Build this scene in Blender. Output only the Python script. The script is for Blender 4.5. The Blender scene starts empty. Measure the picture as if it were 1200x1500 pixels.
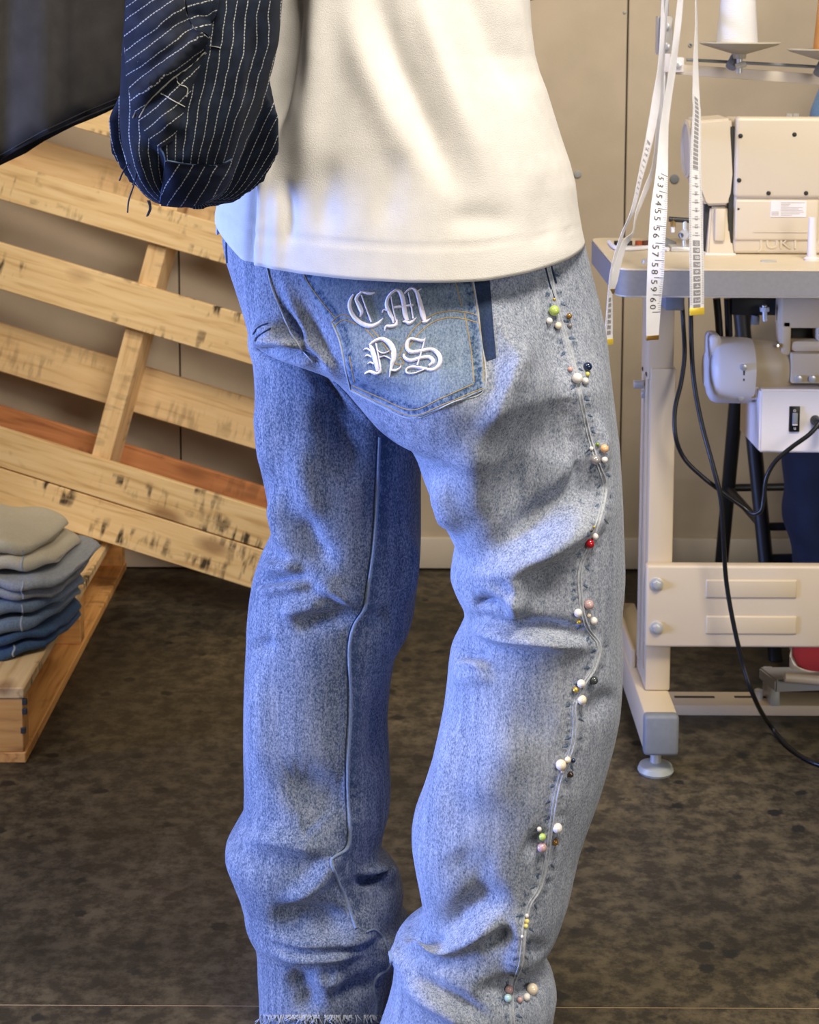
import bpy, bmesh, math, random
import numpy as np
from mathutils import Vector, Matrix
from mathutils.bvhtree import BVHTree
from mathutils.geometry import delaunay_2d_cdt, interpolate_bezier

random.seed(7)
rng = np.random.default_rng(7)
C = bpy.context.scene.collection
scene = bpy.context.scene

# ------------------------------------------------------------------ camera
H, PITCH, ROLL, FPX, VP = 1.20, math.radians(6.0), math.radians(0.25), 2500.0, 293.0
fwd = Vector((0, math.cos(PITCH), -math.sin(PITCH)))
up0 = Vector((0, math.sin(PITCH), math.cos(PITCH)))
rt0 = Vector((1, 0, 0))
right = rt0 * math.cos(ROLL) + up0 * math.sin(ROLL)
up = up0 * math.cos(ROLL) - rt0 * math.sin(ROLL)
cam_pos = Vector((0, 0, H))
cd = bpy.data.cameras.new('camera')
cam = bpy.data.objects.new('camera', cd); C.objects.link(cam)
cd.sensor_fit = 'HORIZONTAL'; cd.sensor_width = 24.0; cd.lens = FPX * 24.0 / 1200.0
cd.shift_y = -(750.0 - VP) / 1200.0
cd.clip_start = 0.05
cd.dof.use_dof = True; cd.dof.focus_distance = 1.80; cd.dof.aperture_fstop = 13.0
M = Matrix((right, up, -fwd)).transposed().to_4x4(); M.translation = cam_pos
cam.matrix_world = M
scene.camera = cam

# ------------------------------------------------------------------ light
world = bpy.data.worlds.new('world'); scene.world = world; world.use_nodes = True
bg = world.node_tree.nodes['Background']
bg.inputs[0].default_value = (1.0, 0.92, 0.80, 1); bg.inputs[1].default_value = 0.085

def area(name, loc, target, size, size_y, power, color, spread=180):
    l = bpy.data.lights.new(name, 'AREA'); l.shape = 'RECTANGLE'; l.size = size; l.size_y = size_y
    l.energy = power; l.color = color; l.spread = math.radians(spread)
    o = bpy.data.objects.new(name, l); C.objects.link(o)
    o.location = loc
    o.rotation_euler = (Vector(target) - Vector(loc)).to_track_quat('-Z', 'Y').to_euler()
    return o
area('ceiling_lamp', (0.7, 0.75, 3.15), (0.1, 2.4, 0.6), 1.1, 0.7, 92, (1.0, 0.90, 0.76))
area('added_pallet_fill', (-1.5, 0.2, 3.15), (-0.5, 3.0, 0.3), 1.1, 0.7, 42, (1.0, 0.90, 0.76))  # extra fill light, added overhead to brighten the pallets and folded jeans
area('rear_window', (2.6, -1.6, 1.9), (0.0, 2.2, 0.9), 1.4, 1.4, 60, (1.0, 0.93, 0.84))
area('window_daylight', (-2.9, 1.5, 0.66), (0.0, 1.80, 0.54), 0.9, 0.9, 21, (0.29, 0.42, 1.0), 50)

scene.view_settings.view_transform = 'Standard'
scene.view_settings.look = 'None'
scene.view_settings.gamma = 1.0
scene.view_settings.use_curve_mapping = False
scene.view_settings.exposure = 0.2

# ------------------------------------------------------------------ helpers
def ray(u, v):
    return (right * ((u - 600.0) / FPX) - up * ((v - VP) / FPX) + fwd)
def P(u, v, Y):                      # point of the photograph's ray that lies at depth Y
    d = ray(u, v); return cam_pos + d * (Y / d.y)
def PZ(u, v, z):                     # ... that lies at height z
    d = ray(u, v); return cam_pos + d * ((z - H) / d.z)
def PX(u, v, x):
    d = ray(u, v); return cam_pos + d * (x / d.x)
def plane_hit(u, v, o, n):
    d = ray(u, v); return cam_pos + d * ((o - cam_pos).dot(n) / d.dot(n))
_B = np.array([right, up, fwd])
def proj(co):
    q = (np.asarray(co) - np.array(cam_pos)) @ _B.T
    return np.stack([600 + FPX * q[:, 0] / q[:, 2], VP - FPX * q[:, 1] / q[:, 2]], 1)

def mat(name, color, rough=0.6, metal=0.0, var=0.0, scale=20.0, bump=0.0, bump_scale=200.0, spec=0.5, stretch=(1, 1, 1), color2=None, coat=0.0):
    m = bpy.data.materials.new(name); m.use_nodes = True
    nt = m.node_tree; b = nt.nodes['Principled BSDF']
    b.inputs['Roughness'].default_value = rough; b.inputs['Metallic'].default_value = metal
    b.inputs['Specular IOR Level'].default_value = spec
    b.inputs['Coat Weight'].default_value = coat
    c = (*color, 1)
    b.inputs['Base Color'].default_value = c
    tc = nt.nodes.new('ShaderNodeTexCoord'); mp = nt.nodes.new('ShaderNodeMapping')
    nt.links.new(tc.outputs['Object'], mp.inputs[0]); mp.inputs['Scale'].default_value = stretch
    if var > 0 or color2:
        n = nt.nodes.new('ShaderNodeTexNoise'); n.inputs['Scale'].default_value = scale; n.inputs['Detail'].default_value = 5
        nt.links.new(mp.outputs[0], n.inputs['Vector'])
        r = nt.nodes.new('ShaderNodeValToRGB')
        c2 = color2 or tuple(x * (1 - var) for x in color)
        r.color_ramp.elements[0].position = 0.35; r.color_ramp.elements[1].position = 0.65
        r.color_ramp.elements[0].color = (*c2, 1); r.color_ramp.elements[1].color = c
        nt.links.new(n.outputs[0], r.inputs[0]); nt.links.new(r.outputs[0], b.inputs['Base Color'])
    if bump > 0:
        n = nt.nodes.new('ShaderNodeTexNoise'); n.inputs['Scale'].default_value = bump_scale; n.inputs['Detail'].default_value = 3
        nt.links.new(mp.outputs[0], n.inputs['Vector'])
        bp = nt.nodes.new('ShaderNodeBump'); bp.inputs['Strength'].default_value = bump; bp.inputs['Distance'].default_value = 0.002
        nt.links.new(n.outputs[0], bp.inputs['Height']); nt.links.new(bp.outputs[0], b.inputs['Normal'])
    return m

def link(name, me, m=None, parent=None, smooth=None):
    o = bpy.data.objects.new(name, me); C.objects.link(o)
    if m is not None: me.materials.append(m)
    if parent is not None: o.parent = parent
    if smooth == 'all':
        me.polygons.foreach_set('use_smooth', np.ones(len(me.polygons), dtype=bool))
    elif smooth:
        me.shade_auto(smooth) if hasattr(me, 'shade_auto') else sharp_by_angle(me, smooth)
    return o
def sharp_by_angle(me, ang):
    me.polygons.foreach_set('use_smooth', np.ones(len(me.polygons), dtype=bool))
    me.set_sharp_from_angle(angle=ang)
def bm_obj(name, bm, m=None, parent=None, smooth=0.6):
    bmesh.ops.recalc_face_normals(bm, faces=bm.faces)
    me = bpy.data.meshes.new(name); bm.to_mesh(me); bm.free()
    o = link(name, me, m, parent)
    if smooth == 'all': me.polygons.foreach_set('use_smooth', np.ones(len(me.polygons), dtype=bool))
    elif smooth: sharp_by_angle(me, smooth)
    return o
def py_obj(name, verts, faces, m=None, parent=None, smooth='all'):
    me = bpy.data.meshes.new(name); me.from_pydata([tuple(v) for v in verts], [], faces); me.update()
    o = link(name, me, m, parent)
    if smooth == 'all': me.polygons.foreach_set('use_smooth', np.ones(len(me.polygons), dtype=bool))
    elif smooth: sharp_by_angle(me, smooth)
    return o
def thing(name, label, cat, loc=(0, 0, 0), group=None):
    o = bpy.data.objects.new(name, None); C.objects.link(o); o.location = loc; o.empty_display_size = 0.1
    tag(o, label, cat, group); return o
def tag(o, label, cat, group=None):
    o['label'] = label; o['category'] = cat
    if group: o['group'] = group
    return o
def part(bm_or_o, parent, label=None):       # keeps the world place of a part built in world space
    o = bm_or_o; o.parent = parent
    o.matrix_parent_inverse = Matrix.Translation(-Vector(parent.location)) if parent.type == 'EMPTY' else Matrix.Identity(4)
    if label: o['label'] = label
    return o
def box_bm(lo, hi, bev=0.0, seg=2, bm=None, mtx=None):
    own = bm is None
    bm2 = bmesh.new()
    r = bmesh.ops.create_cube(bm2, size=1.0)
    lo, hi = Vector(lo), Vector(hi)
    for v in bm2.verts:
        v.co = Vector([(lo[i] + hi[i]) / 2 + v.co[i] * (hi[i] - lo[i]) for i in range(3)])
    if bev > 0:
        bmesh.ops.bevel(bm2, geom=bm2.edges[:], offset=bev, segments=seg, affect='EDGES', profile=0.5)
    if mtx is not None: bmesh.ops.transform(bm2, matrix=mtx, verts=bm2.verts)
    if own: return bm2
    me = bpy.data.meshes.new('t'); bm2.to_mesh(me); bm2.free(); bm.from_mesh(me); bpy.data.meshes.remove(me)
    return bm
def cyl_bm(a, b, r1, r2=None, n=20, bev=0.0, bm=None):
    a, b = Vector(a), Vector(b); d = b - a
    bm2 = bmesh.new()
    bmesh.ops.create_cone(bm2, cap_ends=True, segments=n, radius1=r1, radius2=r1 if r2 is None else r2, depth=d.length)
    if bev > 0:
        ed = [e for e in bm2.edges if abs(e.verts[0].co.z - e.verts[1].co.z) < 1e-6]
        bmesh.ops.bevel(bm2, geom=ed, offset=bev, segments=2, affect='EDGES', profile=0.5)
    q = Vector((0, 0, 1)).rotation_difference(d.normalized()).to_matrix().to_4x4()
    q.translation = (a + b) / 2
    bmesh.ops.transform(bm2, matrix=q, verts=bm2.verts)
    if bm is None: return bm2
    me = bpy.data.meshes.new('t'); bm2.to_mesh(me); bm2.free(); bm.from_mesh(me); bpy.data.meshes.remove(me)
    return bm
def lathe_bm(profile, center, axis=(0, 0, 1), n=32, bm=None):
    """profile: list of (r, h) along the axis from center"""
    bm2 = bmesh.new(); rows = []
    for r, h in profile:
        if r < 1e-6: rows.append([bm2.verts.new((0, 0, h))])
        else: rows.append([bm2.verts.new((r * math.cos(2 * math.pi * k / n), r * math.sin(2 * math.pi * k / n), h)) for k in range(n)])
    for A, B in zip(rows, rows[1:]):
        for k in range(n):
            k2 = (k + 1) % n
            if len(A) == 1 and len(B) == 1: continue
            if len(A) == 1: bm2.faces.new((A[0], B[k], B[k2]))
            elif len(B) == 1: bm2.faces.new((A[k], A[k2], B[0]))
            else: bm2.faces.new((A[k], A[k2], B[k2], B[k]))
    if len(rows[0]) > 1: bm2.faces.new(rows[0][::-1])
    if len(rows[-1]) > 1: bm2.faces.new(rows[-1])
    q = Vector((0, 0, 1)).rotation_difference(Vector(axis).normalized()).to_matrix().to_4x4(); q.translation = Vector(center)
    bmesh.ops.transform(bm2, matrix=q, verts=bm2.verts)
    if bm is None: return bm2
    me = bpy.data.meshes.new('t'); bm2.to_mesh(me); bm2.free(); bm.from_mesh(me); bpy.data.meshes.remove(me)
    return bm
def smooth_path(pts, n=8):
    pts = [Vector(p) for p in pts]
    if len(pts) < 3: return pts
    out = []
    for i in range(len(pts) - 1):
        p0 = pts[max(i - 1, 0)]; p1 = pts[i]; p2 = pts[i + 1]; p3 = pts[min(i + 2, len(pts) - 1)]
        for k in range(n):
            t = k / n
            out.append(0.5 * ((2 * p1) + (p2 - p0) * t + (2 * p0 - 5 * p1 + 4 * p2 - p3) * t * t + (3 * p1 - p0 - 3 * p2 + p3) * t ** 3))
    out.append(pts[-1]); return out
def tube_vf(path, radii, n=10, sq=None):
    """verts/faces of a closed tube along path"""
    path = [Vector(p) for p in path]
    if not hasattr(radii, '__len__'): radii = [radii] * len(path)
    verts, faces = [], []
    t0 = (path[1] - path[0]).normalized()
    ref = Vector((0, 0, 1)) if abs(t0.z) < 0.9 else Vector((1, 0, 0))
    nrm = (ref - t0 * ref.dot(t0)).normalized()
    for i, p in enumerate(path):
        t = (path[min(i + 1, len(path) - 1)] - path[max(i - 1, 0)]).normalized()
        nrm = (nrm - t * nrm.dot(t)).normalized(); bn = t.cross(nrm)
        for k in range(n):
            a = 2 * math.pi * k / n
            verts.append(p + (nrm * math.cos(a) + bn * math.sin(a)) * radii[i])
    for i in range(len(path) - 1):
        for k in range(n):
            k2 = (k + 1) % n
            faces.append((i * n + k, i * n + k2, (i + 1) * n + k2, (i + 1) * n + k))
    faces.append(tuple(range(n))[::-1]); L = (len(path) - 1) * n
    faces.append(tuple(range(L, L + n)))
    return verts, faces
def tube_obj(name, path, radii, m, parent=None, n=10, sm=8):
    if sm: 
        if hasattr(radii, '__len__'):
            k = len(path); x = np.linspace(0, k - 1, (k - 1) * sm + 1); radii = list(np.interp(x, range(k), radii))
        path = smooth_path(path, sm)
    v, f = tube_vf(path, radii, n)
    return py_obj(name, v, f, m, parent, smooth=0.9)
def interp_rows(rows, step):
    """rows sorted by v -> dense rows (each column interpolated monotonically with a smooth blend)"""
    rows = np.array(rows, float); v = rows[:, 0]
    vv = np.arange(v[0], v[-1] + 1e-6, step)
    out = [vv] + [np.interp(vv, v, rows[:, k]) for k in range(1, rows.shape[1])]
    return np.stack(out, 1)
def ring(v, ul, ur, Y, hd, n=40, e=2.2, tilt=0.0, yaw=0.0):
    A = P(ul, v, Y); B = P(ur, v, Y); c = (A + B) / 2; rx = (B - A).length / 2
    pts = []
    for k in range(n):
        a = 2 * math.pi * k / n; ca, sa = math.cos(a), math.sin(a)
        x = math.copysign(abs(ca) ** (2 / e), ca); y = math.copysign(abs(sa) ** (2 / e), sa)
        pts.append(c + Vector((x * rx, y * hd + yaw * x * rx, 0)))
    return pts
def loft_vf(rings, cap=True):
    n = len(rings[0]); verts = [p for r in rings for p in r]; faces = []
    for i in range(len(rings) - 1):
        for k in range(n):
            k2 = (k + 1) % n
            faces.append((i * n + k, (i + 1) * n + k, (i + 1) * n + k2, i * n + k2))
    if cap:
        faces.append(tuple(range(n))); L = (len(rings) - 1) * n
        faces.append(tuple(range(L, L + n))[::-1])
    return verts, faces
def ellipsoid_vf(c, r, n=20, m=14):
    bm = bmesh.new(); bmesh.ops.create_uvsphere(bm, u_segments=n, v_segments=m, radius=1)
    vs = [Vector((v.co.x * r[0] + c[0], v.co.y * r[1] + c[1], v.co.z * r[2] + c[2])) for v in bm.verts]
    fs = [tuple(v.index for v in f.verts) for f in bm.faces]; bm.free(); return vs, fs
def remeshed(parts_, voxel, smooth_it=6, smooth_f=0.5):
    """union of closed shapes as one continuous surface"""
    V, F = [], []
    for v, f in parts_:
        o = len(V); V += [tuple(p) for p in v]; F += [tuple(i + o for i in q) for q in f]
    me = bpy.data.meshes.new('tmp'); me.from_pydata(V, [], F); me.update()
    bm = bmesh.new(); bm.from_mesh(me)
    bmesh.ops.recalc_face_normals(bm, faces=bm.faces); bm.to_mesh(me); bm.free()
    o = bpy.data.objects.new('tmp', me); C.objects.link(o)
    md = o.modifiers.new('r', 'REMESH'); md.mode = 'VOXEL'; md.voxel_size = voxel
    if smooth_it:
        s = o.modifiers.new('s', 'SMOOTH'); s.factor = smooth_f; s.iterations = smooth_it
    dg = bpy.context.evaluated_depsgraph_get(); dg.update()
    out = bpy.data.meshes.new_from_object(o.evaluated_get(dg))
    bpy.data.objects.remove(o); bpy.data.meshes.remove(me)
    return out
def get_co(me):
    a = np.empty(len(me.vertices) * 3); me.vertices.foreach_get('co', a); return a.reshape(-1, 3)
def set_co(me, co):
    me.vertices.foreach_set('co', np.ascontiguousarray(co).ravel()); me.update()
def get_no(me):
    a = np.empty(len(me.vertices) * 3); me.vertex_normals.foreach_get('vector', a); return a.reshape(-1, 3)
def dist_path(uv, pts):
    """distance, signed side and parameter of points to a polyline"""
    pts = np.array(pts, float)
    if len(pts) > 2:
        pts = np.array([[p.x, p.y] for p in smooth_path([(a, b, 0) for a, b in pts], 6)])
    seg = np.linalg.norm(np.diff(pts, axis=0), axis=1); L = np.concatenate([[0], np.cumsum(seg)])
    best = np.full(len(uv), 1e9); side = np.zeros(len(uv)); tt = np.zeros(len(uv))
    for i in range(len(pts) - 1):
        a, b = pts[i], pts[i + 1]; d = b - a; l2 = d @ d + 1e-9
        t = np.clip(((uv - a) @ d) / l2, 0, 1)
        q = uv - (a + t[:, None] * d); ds = np.hypot(q[:, 0], q[:, 1])
        m = ds < best
        best[m] = ds[m]; side[m] = np.sign(d[0] * q[m, 1] - d[1] * q[m, 0]); tt[m] = (L[i] + t[m] * seg[i]) / L[-1]
    return best, side, tt
def sculpt(me, strokes):
    """press folds into cloth: (kind, points, height in mm, half width) with the points on the cloth's visible face"""
    co = get_co(me); no = get_no(me); uv = proj(co)
    view = np.array(cam_pos) - co; view /= np.linalg.norm(view, axis=1)[:, None]
    face = np.clip((no * view).sum(1) * 2.5, 0, 1)
    disp = np.zeros(len(co))
    for kind, pts, amp, sg in strokes:
        p = np.array(pts, float)
        m = (uv[:, 0] > p[:, 0].min() - 3.2 * sg) & (uv[:, 0] < p[:, 0].max() + 3.2 * sg) & (uv[:, 1] > p[:, 1].min() - 3.2 * sg) & (uv[:, 1] < p[:, 1].max() + 3.2 * sg)
        if not m.any(): continue
        d, s, t = dist_path(uv[m], pts)
        tap = np.clip(np.minimum(t, 1 - t) * 2.7 + 0.0, 0, 1) if len(pts) > 1 else 1.0
        tap = tap * tap * (3 - 2 * tap)
        if kind == 'r': w = np.exp(-(d / sg) ** 2)
        elif kind == 's': w = 2.33 * (d * s / sg) * np.exp(-(d / sg) ** 2)
        elif kind == 'e': w = np.exp(-(d / sg) ** 2); tap = 1.0
        else: w = np.exp(-(d / sg) ** 2)
        disp[m] += amp * 0.001 * w * tap
    set_co(me, co + no * (disp * face)[:, None])
def bvh_of(me):
    return BVHTree.FromPolygons([v.co.copy() for v in me.vertices], [tuple(p.vertices) for p in me.polygons])
def cast(bvh, u, v):
    d = ray(u, v).normalized(); h = bvh.ray_cast(cam_pos, d)
    if h[0] is None: return None, None
    n = h[1]
    if n.dot(d) > 0: n = -n
    return h[0], n
def inside(poly, x, y):
    c = False; j = len(poly) - 1
    for i in range(len(poly)):
        xi, yi = poly[i]; xj, yj = poly[j]
        if (yi > y) != (yj > y) and x < (xj - xi) * (y - yi) / (yj - yi) + xi: c = not c
        j = i
    return c
def patch(name, poly, bvh, m, parent, off=0.002, step=5.0, edge=0.0, puff=0.0):
    """a piece of cloth lying on another: its own mesh, off above the surface, with turned-in edge"""
    poly = [tuple(p) for p in poly]; dense = []
    for i, a in enumerate(poly):
        b = poly[(i + 1) % len(poly)]; L = math.hypot(b[0] - a[0], b[1] - a[1]); k = max(1, int(L / step))
        dense += [(a[0] + (b[0] - a[0]) * q / k, a[1] + (b[1] - a[1]) * q / k) for q in range(k)]
    nb = len(dense); pts = list(dense)
    xs = [p[0] for p in poly]; ys = [p[1] for p in poly]
    D = np.array(dense)
    y = min(ys); row = 0
    while y < max(ys):
        x = min(xs) + (step / 2 if row % 2 else 0)
        while x < max(xs):
            if inside(poly, x, y) and np.min(np.hypot(D[:, 0] - x, D[:, 1] - y)) > step * 0.45: pts.append((x, y))
            x += step
        y += step * 0.87; row += 1
    vv, ee, ff, *_ = delaunay_2d_cdt([Vector(p) for p in pts], [(i, (i + 1) % nb) for i in range(nb)], [], 1, 1e-4)
    verts, ok, uvs = [], [], []
    last = (Vector((0, 2, 1)), Vector((0, -1, 0)))
    for p in vv:
        h, n = cast(bvh, p.x, p.y)
        if h is None: h, n = last
        last = (h, n)
        verts.append(h + n * off); uvs.append((p.x, p.y))
    faces = [f[::-1] for f in ff]
    # edge wall back down into the cloth
    bi = list(range(nb)); base = len(verts)
    for i in bi:
        h, n = cast(bvh, vv[i].x, vv[i].y)
        verts.append((h if h is not None else verts[i]) - (n if n is not None else Vector((0, -1, 0))) * 0.001); uvs.append((vv[i].x, vv[i].y))
    for k in range(nb):
        k2 = (k + 1) % nb
        faces.append((k, k2, base + k2, base + k))
    me = bpy.data.meshes.new(name); me.from_pydata([tuple(v) for v in verts], [], faces); me.update()
    bm = bmesh.new(); bm.from_mesh(me); bmesh.ops.recalc_face_normals(bm, faces=bm.faces); bm.to_mesh(me); bm.free()
    a = me.attributes.new('flat', 'FLOAT_VECTOR', 'POINT')
    a.data.foreach_set('vector', np.array([(x * 0.00075, -y * 0.00075, 0) for x, y in uvs], dtype=float).ravel())
    o = link(name, me, m, parent); sharp_by_angle(me, 0.9)
    return o
def ribbon_vf(stroke, bvh, h, closed=False, n=6, lift=0.0, res=6):
    """raised rounded line sewn on a surface: stroke = [(u, v, half width)]"""
    path = smooth_path([Vector(s) for s in stroke], res) if len(stroke) > 2 else [Vector(stroke[0]).lerp(Vector(stroke[1]), i / 6) for i in range(7)]
    verts, faces, K = [], [], n + 1; rows = 0
    for i, p in enumerate(path):
        t = (path[min(i + 1, len(path) - 1)] - path[max(i - 1, 0)]); t.z = 0
        if t.length < 1e-6: continue
        t.normalize(); s = Vector((-t.y, t.x, 0)); w = max(p.z, 0.15)
        row = []
        for k in range(K):
            q = -1 + 2 * k / n
            pt, nn = cast(bvh, p.x + s.x * w * q, p.y + s.y * w * q)
            if pt is None: row = None; break
            row.append(pt + nn * (lift + (h * math.sqrt(max(0, 1 - q * q)) - 0.0006)))
        if row is None: continue
        verts += row; rows += 1
    for i in range(rows - 1):
        for k in range(K - 1):
            faces.append((i * K + k, i * K + k + 1, (i + 1) * K + k + 1, (i + 1) * K + k))
    return verts, faces
def ribbons(name, strokes, bvh, h, m, parent, n=6, lift=0.0, res=6):
    V, F = [], []
    for s in strokes:
        v, f = ribbon_vf(s, bvh, h, n=n, lift=lift, res=res)
        o = len(V); V += v; F += [tuple(i + o for i in q) for q in f]
    me = bpy.data.meshes.new(name); me.from_pydata([tuple(v) for v in V], [], F); me.update()
    bm = bmesh.new(); bm.from_mesh(me); bmesh.ops.recalc_face_normals(bm, faces=bm.faces); bm.to_mesh(me); bm.free()
    o = link(name, me, m, parent); me.polygons.foreach_set('use_smooth', np.ones(len(me.polygons), dtype=bool))
    return o
def text_mesh(s, size, extrude=0.0002):
    cu = bpy.data.curves.new('t', 'FONT'); cu.body = s; cu.size = size; cu.extrude = extrude; cu.align_x = 'CENTER'; cu.align_y = 'CENTER'
    cu.resolution_u = 2
    o = bpy.data.objects.new('t', cu); C.objects.link(o)
    dg = bpy.context.evaluated_depsgraph_get(); dg.update()
    me = bpy.data.meshes.new_from_object(o.evaluated_get(dg))
    bpy.data.objects.remove(o); bpy.data.curves.remove(cu); return me

# ------------------------------------------------------------------ materials
def denim(name, dark, light, speck=0.5, fade_shade_attr=False, scale=1.0):
    m = bpy.data.materials.new(name); m.use_nodes = True
    nt = m.node_tree; N = nt.nodes; L = nt.links; b = N['Principled BSDF']
    b.inputs['Roughness'].default_value = 0.9; b.inputs['Specular IOR Level'].default_value = 0.15
    b.inputs['Sheen Weight'].default_value = 0.12; b.inputs['Sheen Roughness'].default_value = 0.5
    tc = N.new('ShaderNodeTexCoord')
    def noise(scale, stretch, detail=3, rough=0.6):
        mp = N.new('ShaderNodeMapping'); mp.inputs['Scale'].default_value = stretch; L.new(tc.outputs['Object'], mp.inputs[0])
        n = N.new('ShaderNodeTexNoise'); n.inputs['Scale'].default_value = scale; n.inputs['Detail'].default_value = detail; n.inputs['Roughness'].default_value = rough
        L.new(mp.outputs[0], n.inputs['Vector']); return n.outputs[0]
    fine = noise(560 * scale, (1, 1, 0.6), 2, 0.75)
    streak = noise(140 * scale, (1, 1, 0.07), 3)
    blot = noise(9 * scale, (1, 1, 0.5), 4)
    def math_(op, a, b_, clamp=False):
        n = N.new('ShaderNodeMath'); n.operation = op; n.use_clamp = clamp
        for i, x in enumerate((a, b_)):
            if isinstance(x, (int, float)): n.inputs[i].default_value = x
            else: L.new(x, n.inputs[i])
        return n.outputs[0]
    f = math_('MULTIPLY', math_('SUBTRACT', fine, 0.5), 2.6 * speck)
    s = math_('MULTIPLY', math_('SUBTRACT', streak, 0.5), 0.9 * speck)
    bl = math_('MULTIPLY', math_('SUBTRACT', blot, 0.5), 0.5)
    tot = math_('ADD', math_('ADD', f, s), bl)
    tot = math_('ADD', tot, 0.5)
    if fade_shade_attr:
        at = N.new('ShaderNodeAttribute'); at.attribute_name = 'dye_shade'
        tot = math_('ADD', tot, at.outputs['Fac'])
    r = N.new('ShaderNodeValToRGB'); r.color_ramp.elements[0].position = 0.0; r.color_ramp.elements[1].position = 1.0
    r.color_ramp.elements[0].color = (*dark, 1); r.color_ramp.elements[1].color = (*light, 1)
    L.new(tot, r.inputs[0]); L.new(r.outputs[0], b.inputs['Base Color'])
    bp = N.new('ShaderNodeBump'); bp.inputs['Strength'].default_value = 0.35; bp.inputs['Distance'].default_value = 0.001
    L.new(fine, bp.inputs['Height']); L.new(bp.outputs[0], b.inputs['Normal'])
    return m
def pinstripe(name, dirx, diry, spacing, attr=None, base=(0.005, 0.008, 0.017)):
    """navy cotton with broken white woven pinstripes"""
    m = bpy.data.materials.new(name); m.use_nodes = True
    nt = m.node_tree; N = nt.nodes; L = nt.links; b = N['Principled BSDF']
    b.inputs['Roughness'].default_value = 0.85; b.inputs['Specular IOR Level'].default_value = 0.2
    if attr:
        a = N.new('ShaderNodeAttribute'); a.attribute_name = attr; vec = a.outputs['Vector']
    else:
        a = N.new('ShaderNodeTexCoord'); vec = a.outputs['Object']
    nz = N.new('ShaderNodeTexNoise'); nz.inputs['Scale'].default_value = 22; L.new(vec, nz.inputs['Vector'])
    dot = N.new('ShaderNodeVectorMath'); dot.operation = 'DOT_PRODUCT'; L.new(vec, dot.inputs[0]); dot.inputs[1].default_value = (dirx, diry, 0)
    dot2 = N.new('ShaderNodeVectorMath'); dot2.operation = 'DOT_PRODUCT'; L.new(vec, dot2.inputs[0]); dot2.inputs[1].default_value = (-diry, dirx, 0)
    def mt(op, a_, b_=None):
        n = N.new('ShaderNodeMath'); n.operation = op
        for i, x in enumerate((a_, b_)):
            if x is None: continue
            if isinstance(x, (int, float)): n.inputs[i].default_value = x
            else: L.new(x, n.inputs[i])
        return n.outputs[0]
    w = mt('ADD', dot.outputs['Value'], mt('MULTIPLY', nz.outputs[0], 0.010))
    fr = mt('FRACT', mt('DIVIDE', w, spacing))
    line = mt('LESS_THAN', fr, 0.08)
    dash = mt('LESS_THAN', mt('FRACT', mt('DIVIDE', dot2.outputs['Value'], 0.0036)), 0.72)
    k = mt('MULTIPLY', line, dash)
    bn = N.new('ShaderNodeTexNoise'); bn.inputs['Scale'].default_value = 60; bn.inputs['Detail'].default_value = 4; L.new(vec, bn.inputs['Vector'])
    r = N.new('ShaderNodeValToRGB'); r.color_ramp.elements[0].position = 0.35; r.color_ramp.elements[1].position = 0.7
    r.color_ramp.elements[0].color = (*base, 1); r.color_ramp.elements[1].color = (base[0] * 2.2, base[1] * 2.2, base[2] * 2.0, 1); L.new(bn.outputs[0], r.inputs[0])
    mx = N.new('ShaderNodeMix'); mx.data_type = 'RGBA'; L.new(k, mx.inputs[0]); L.new(r.outputs[0], mx.inputs[6]); mx.inputs[7].default_value = (0.34, 0.35, 0.35, 1)
    L.new(mx.outputs[2], b.inputs['Base Color'])
    return m
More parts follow.
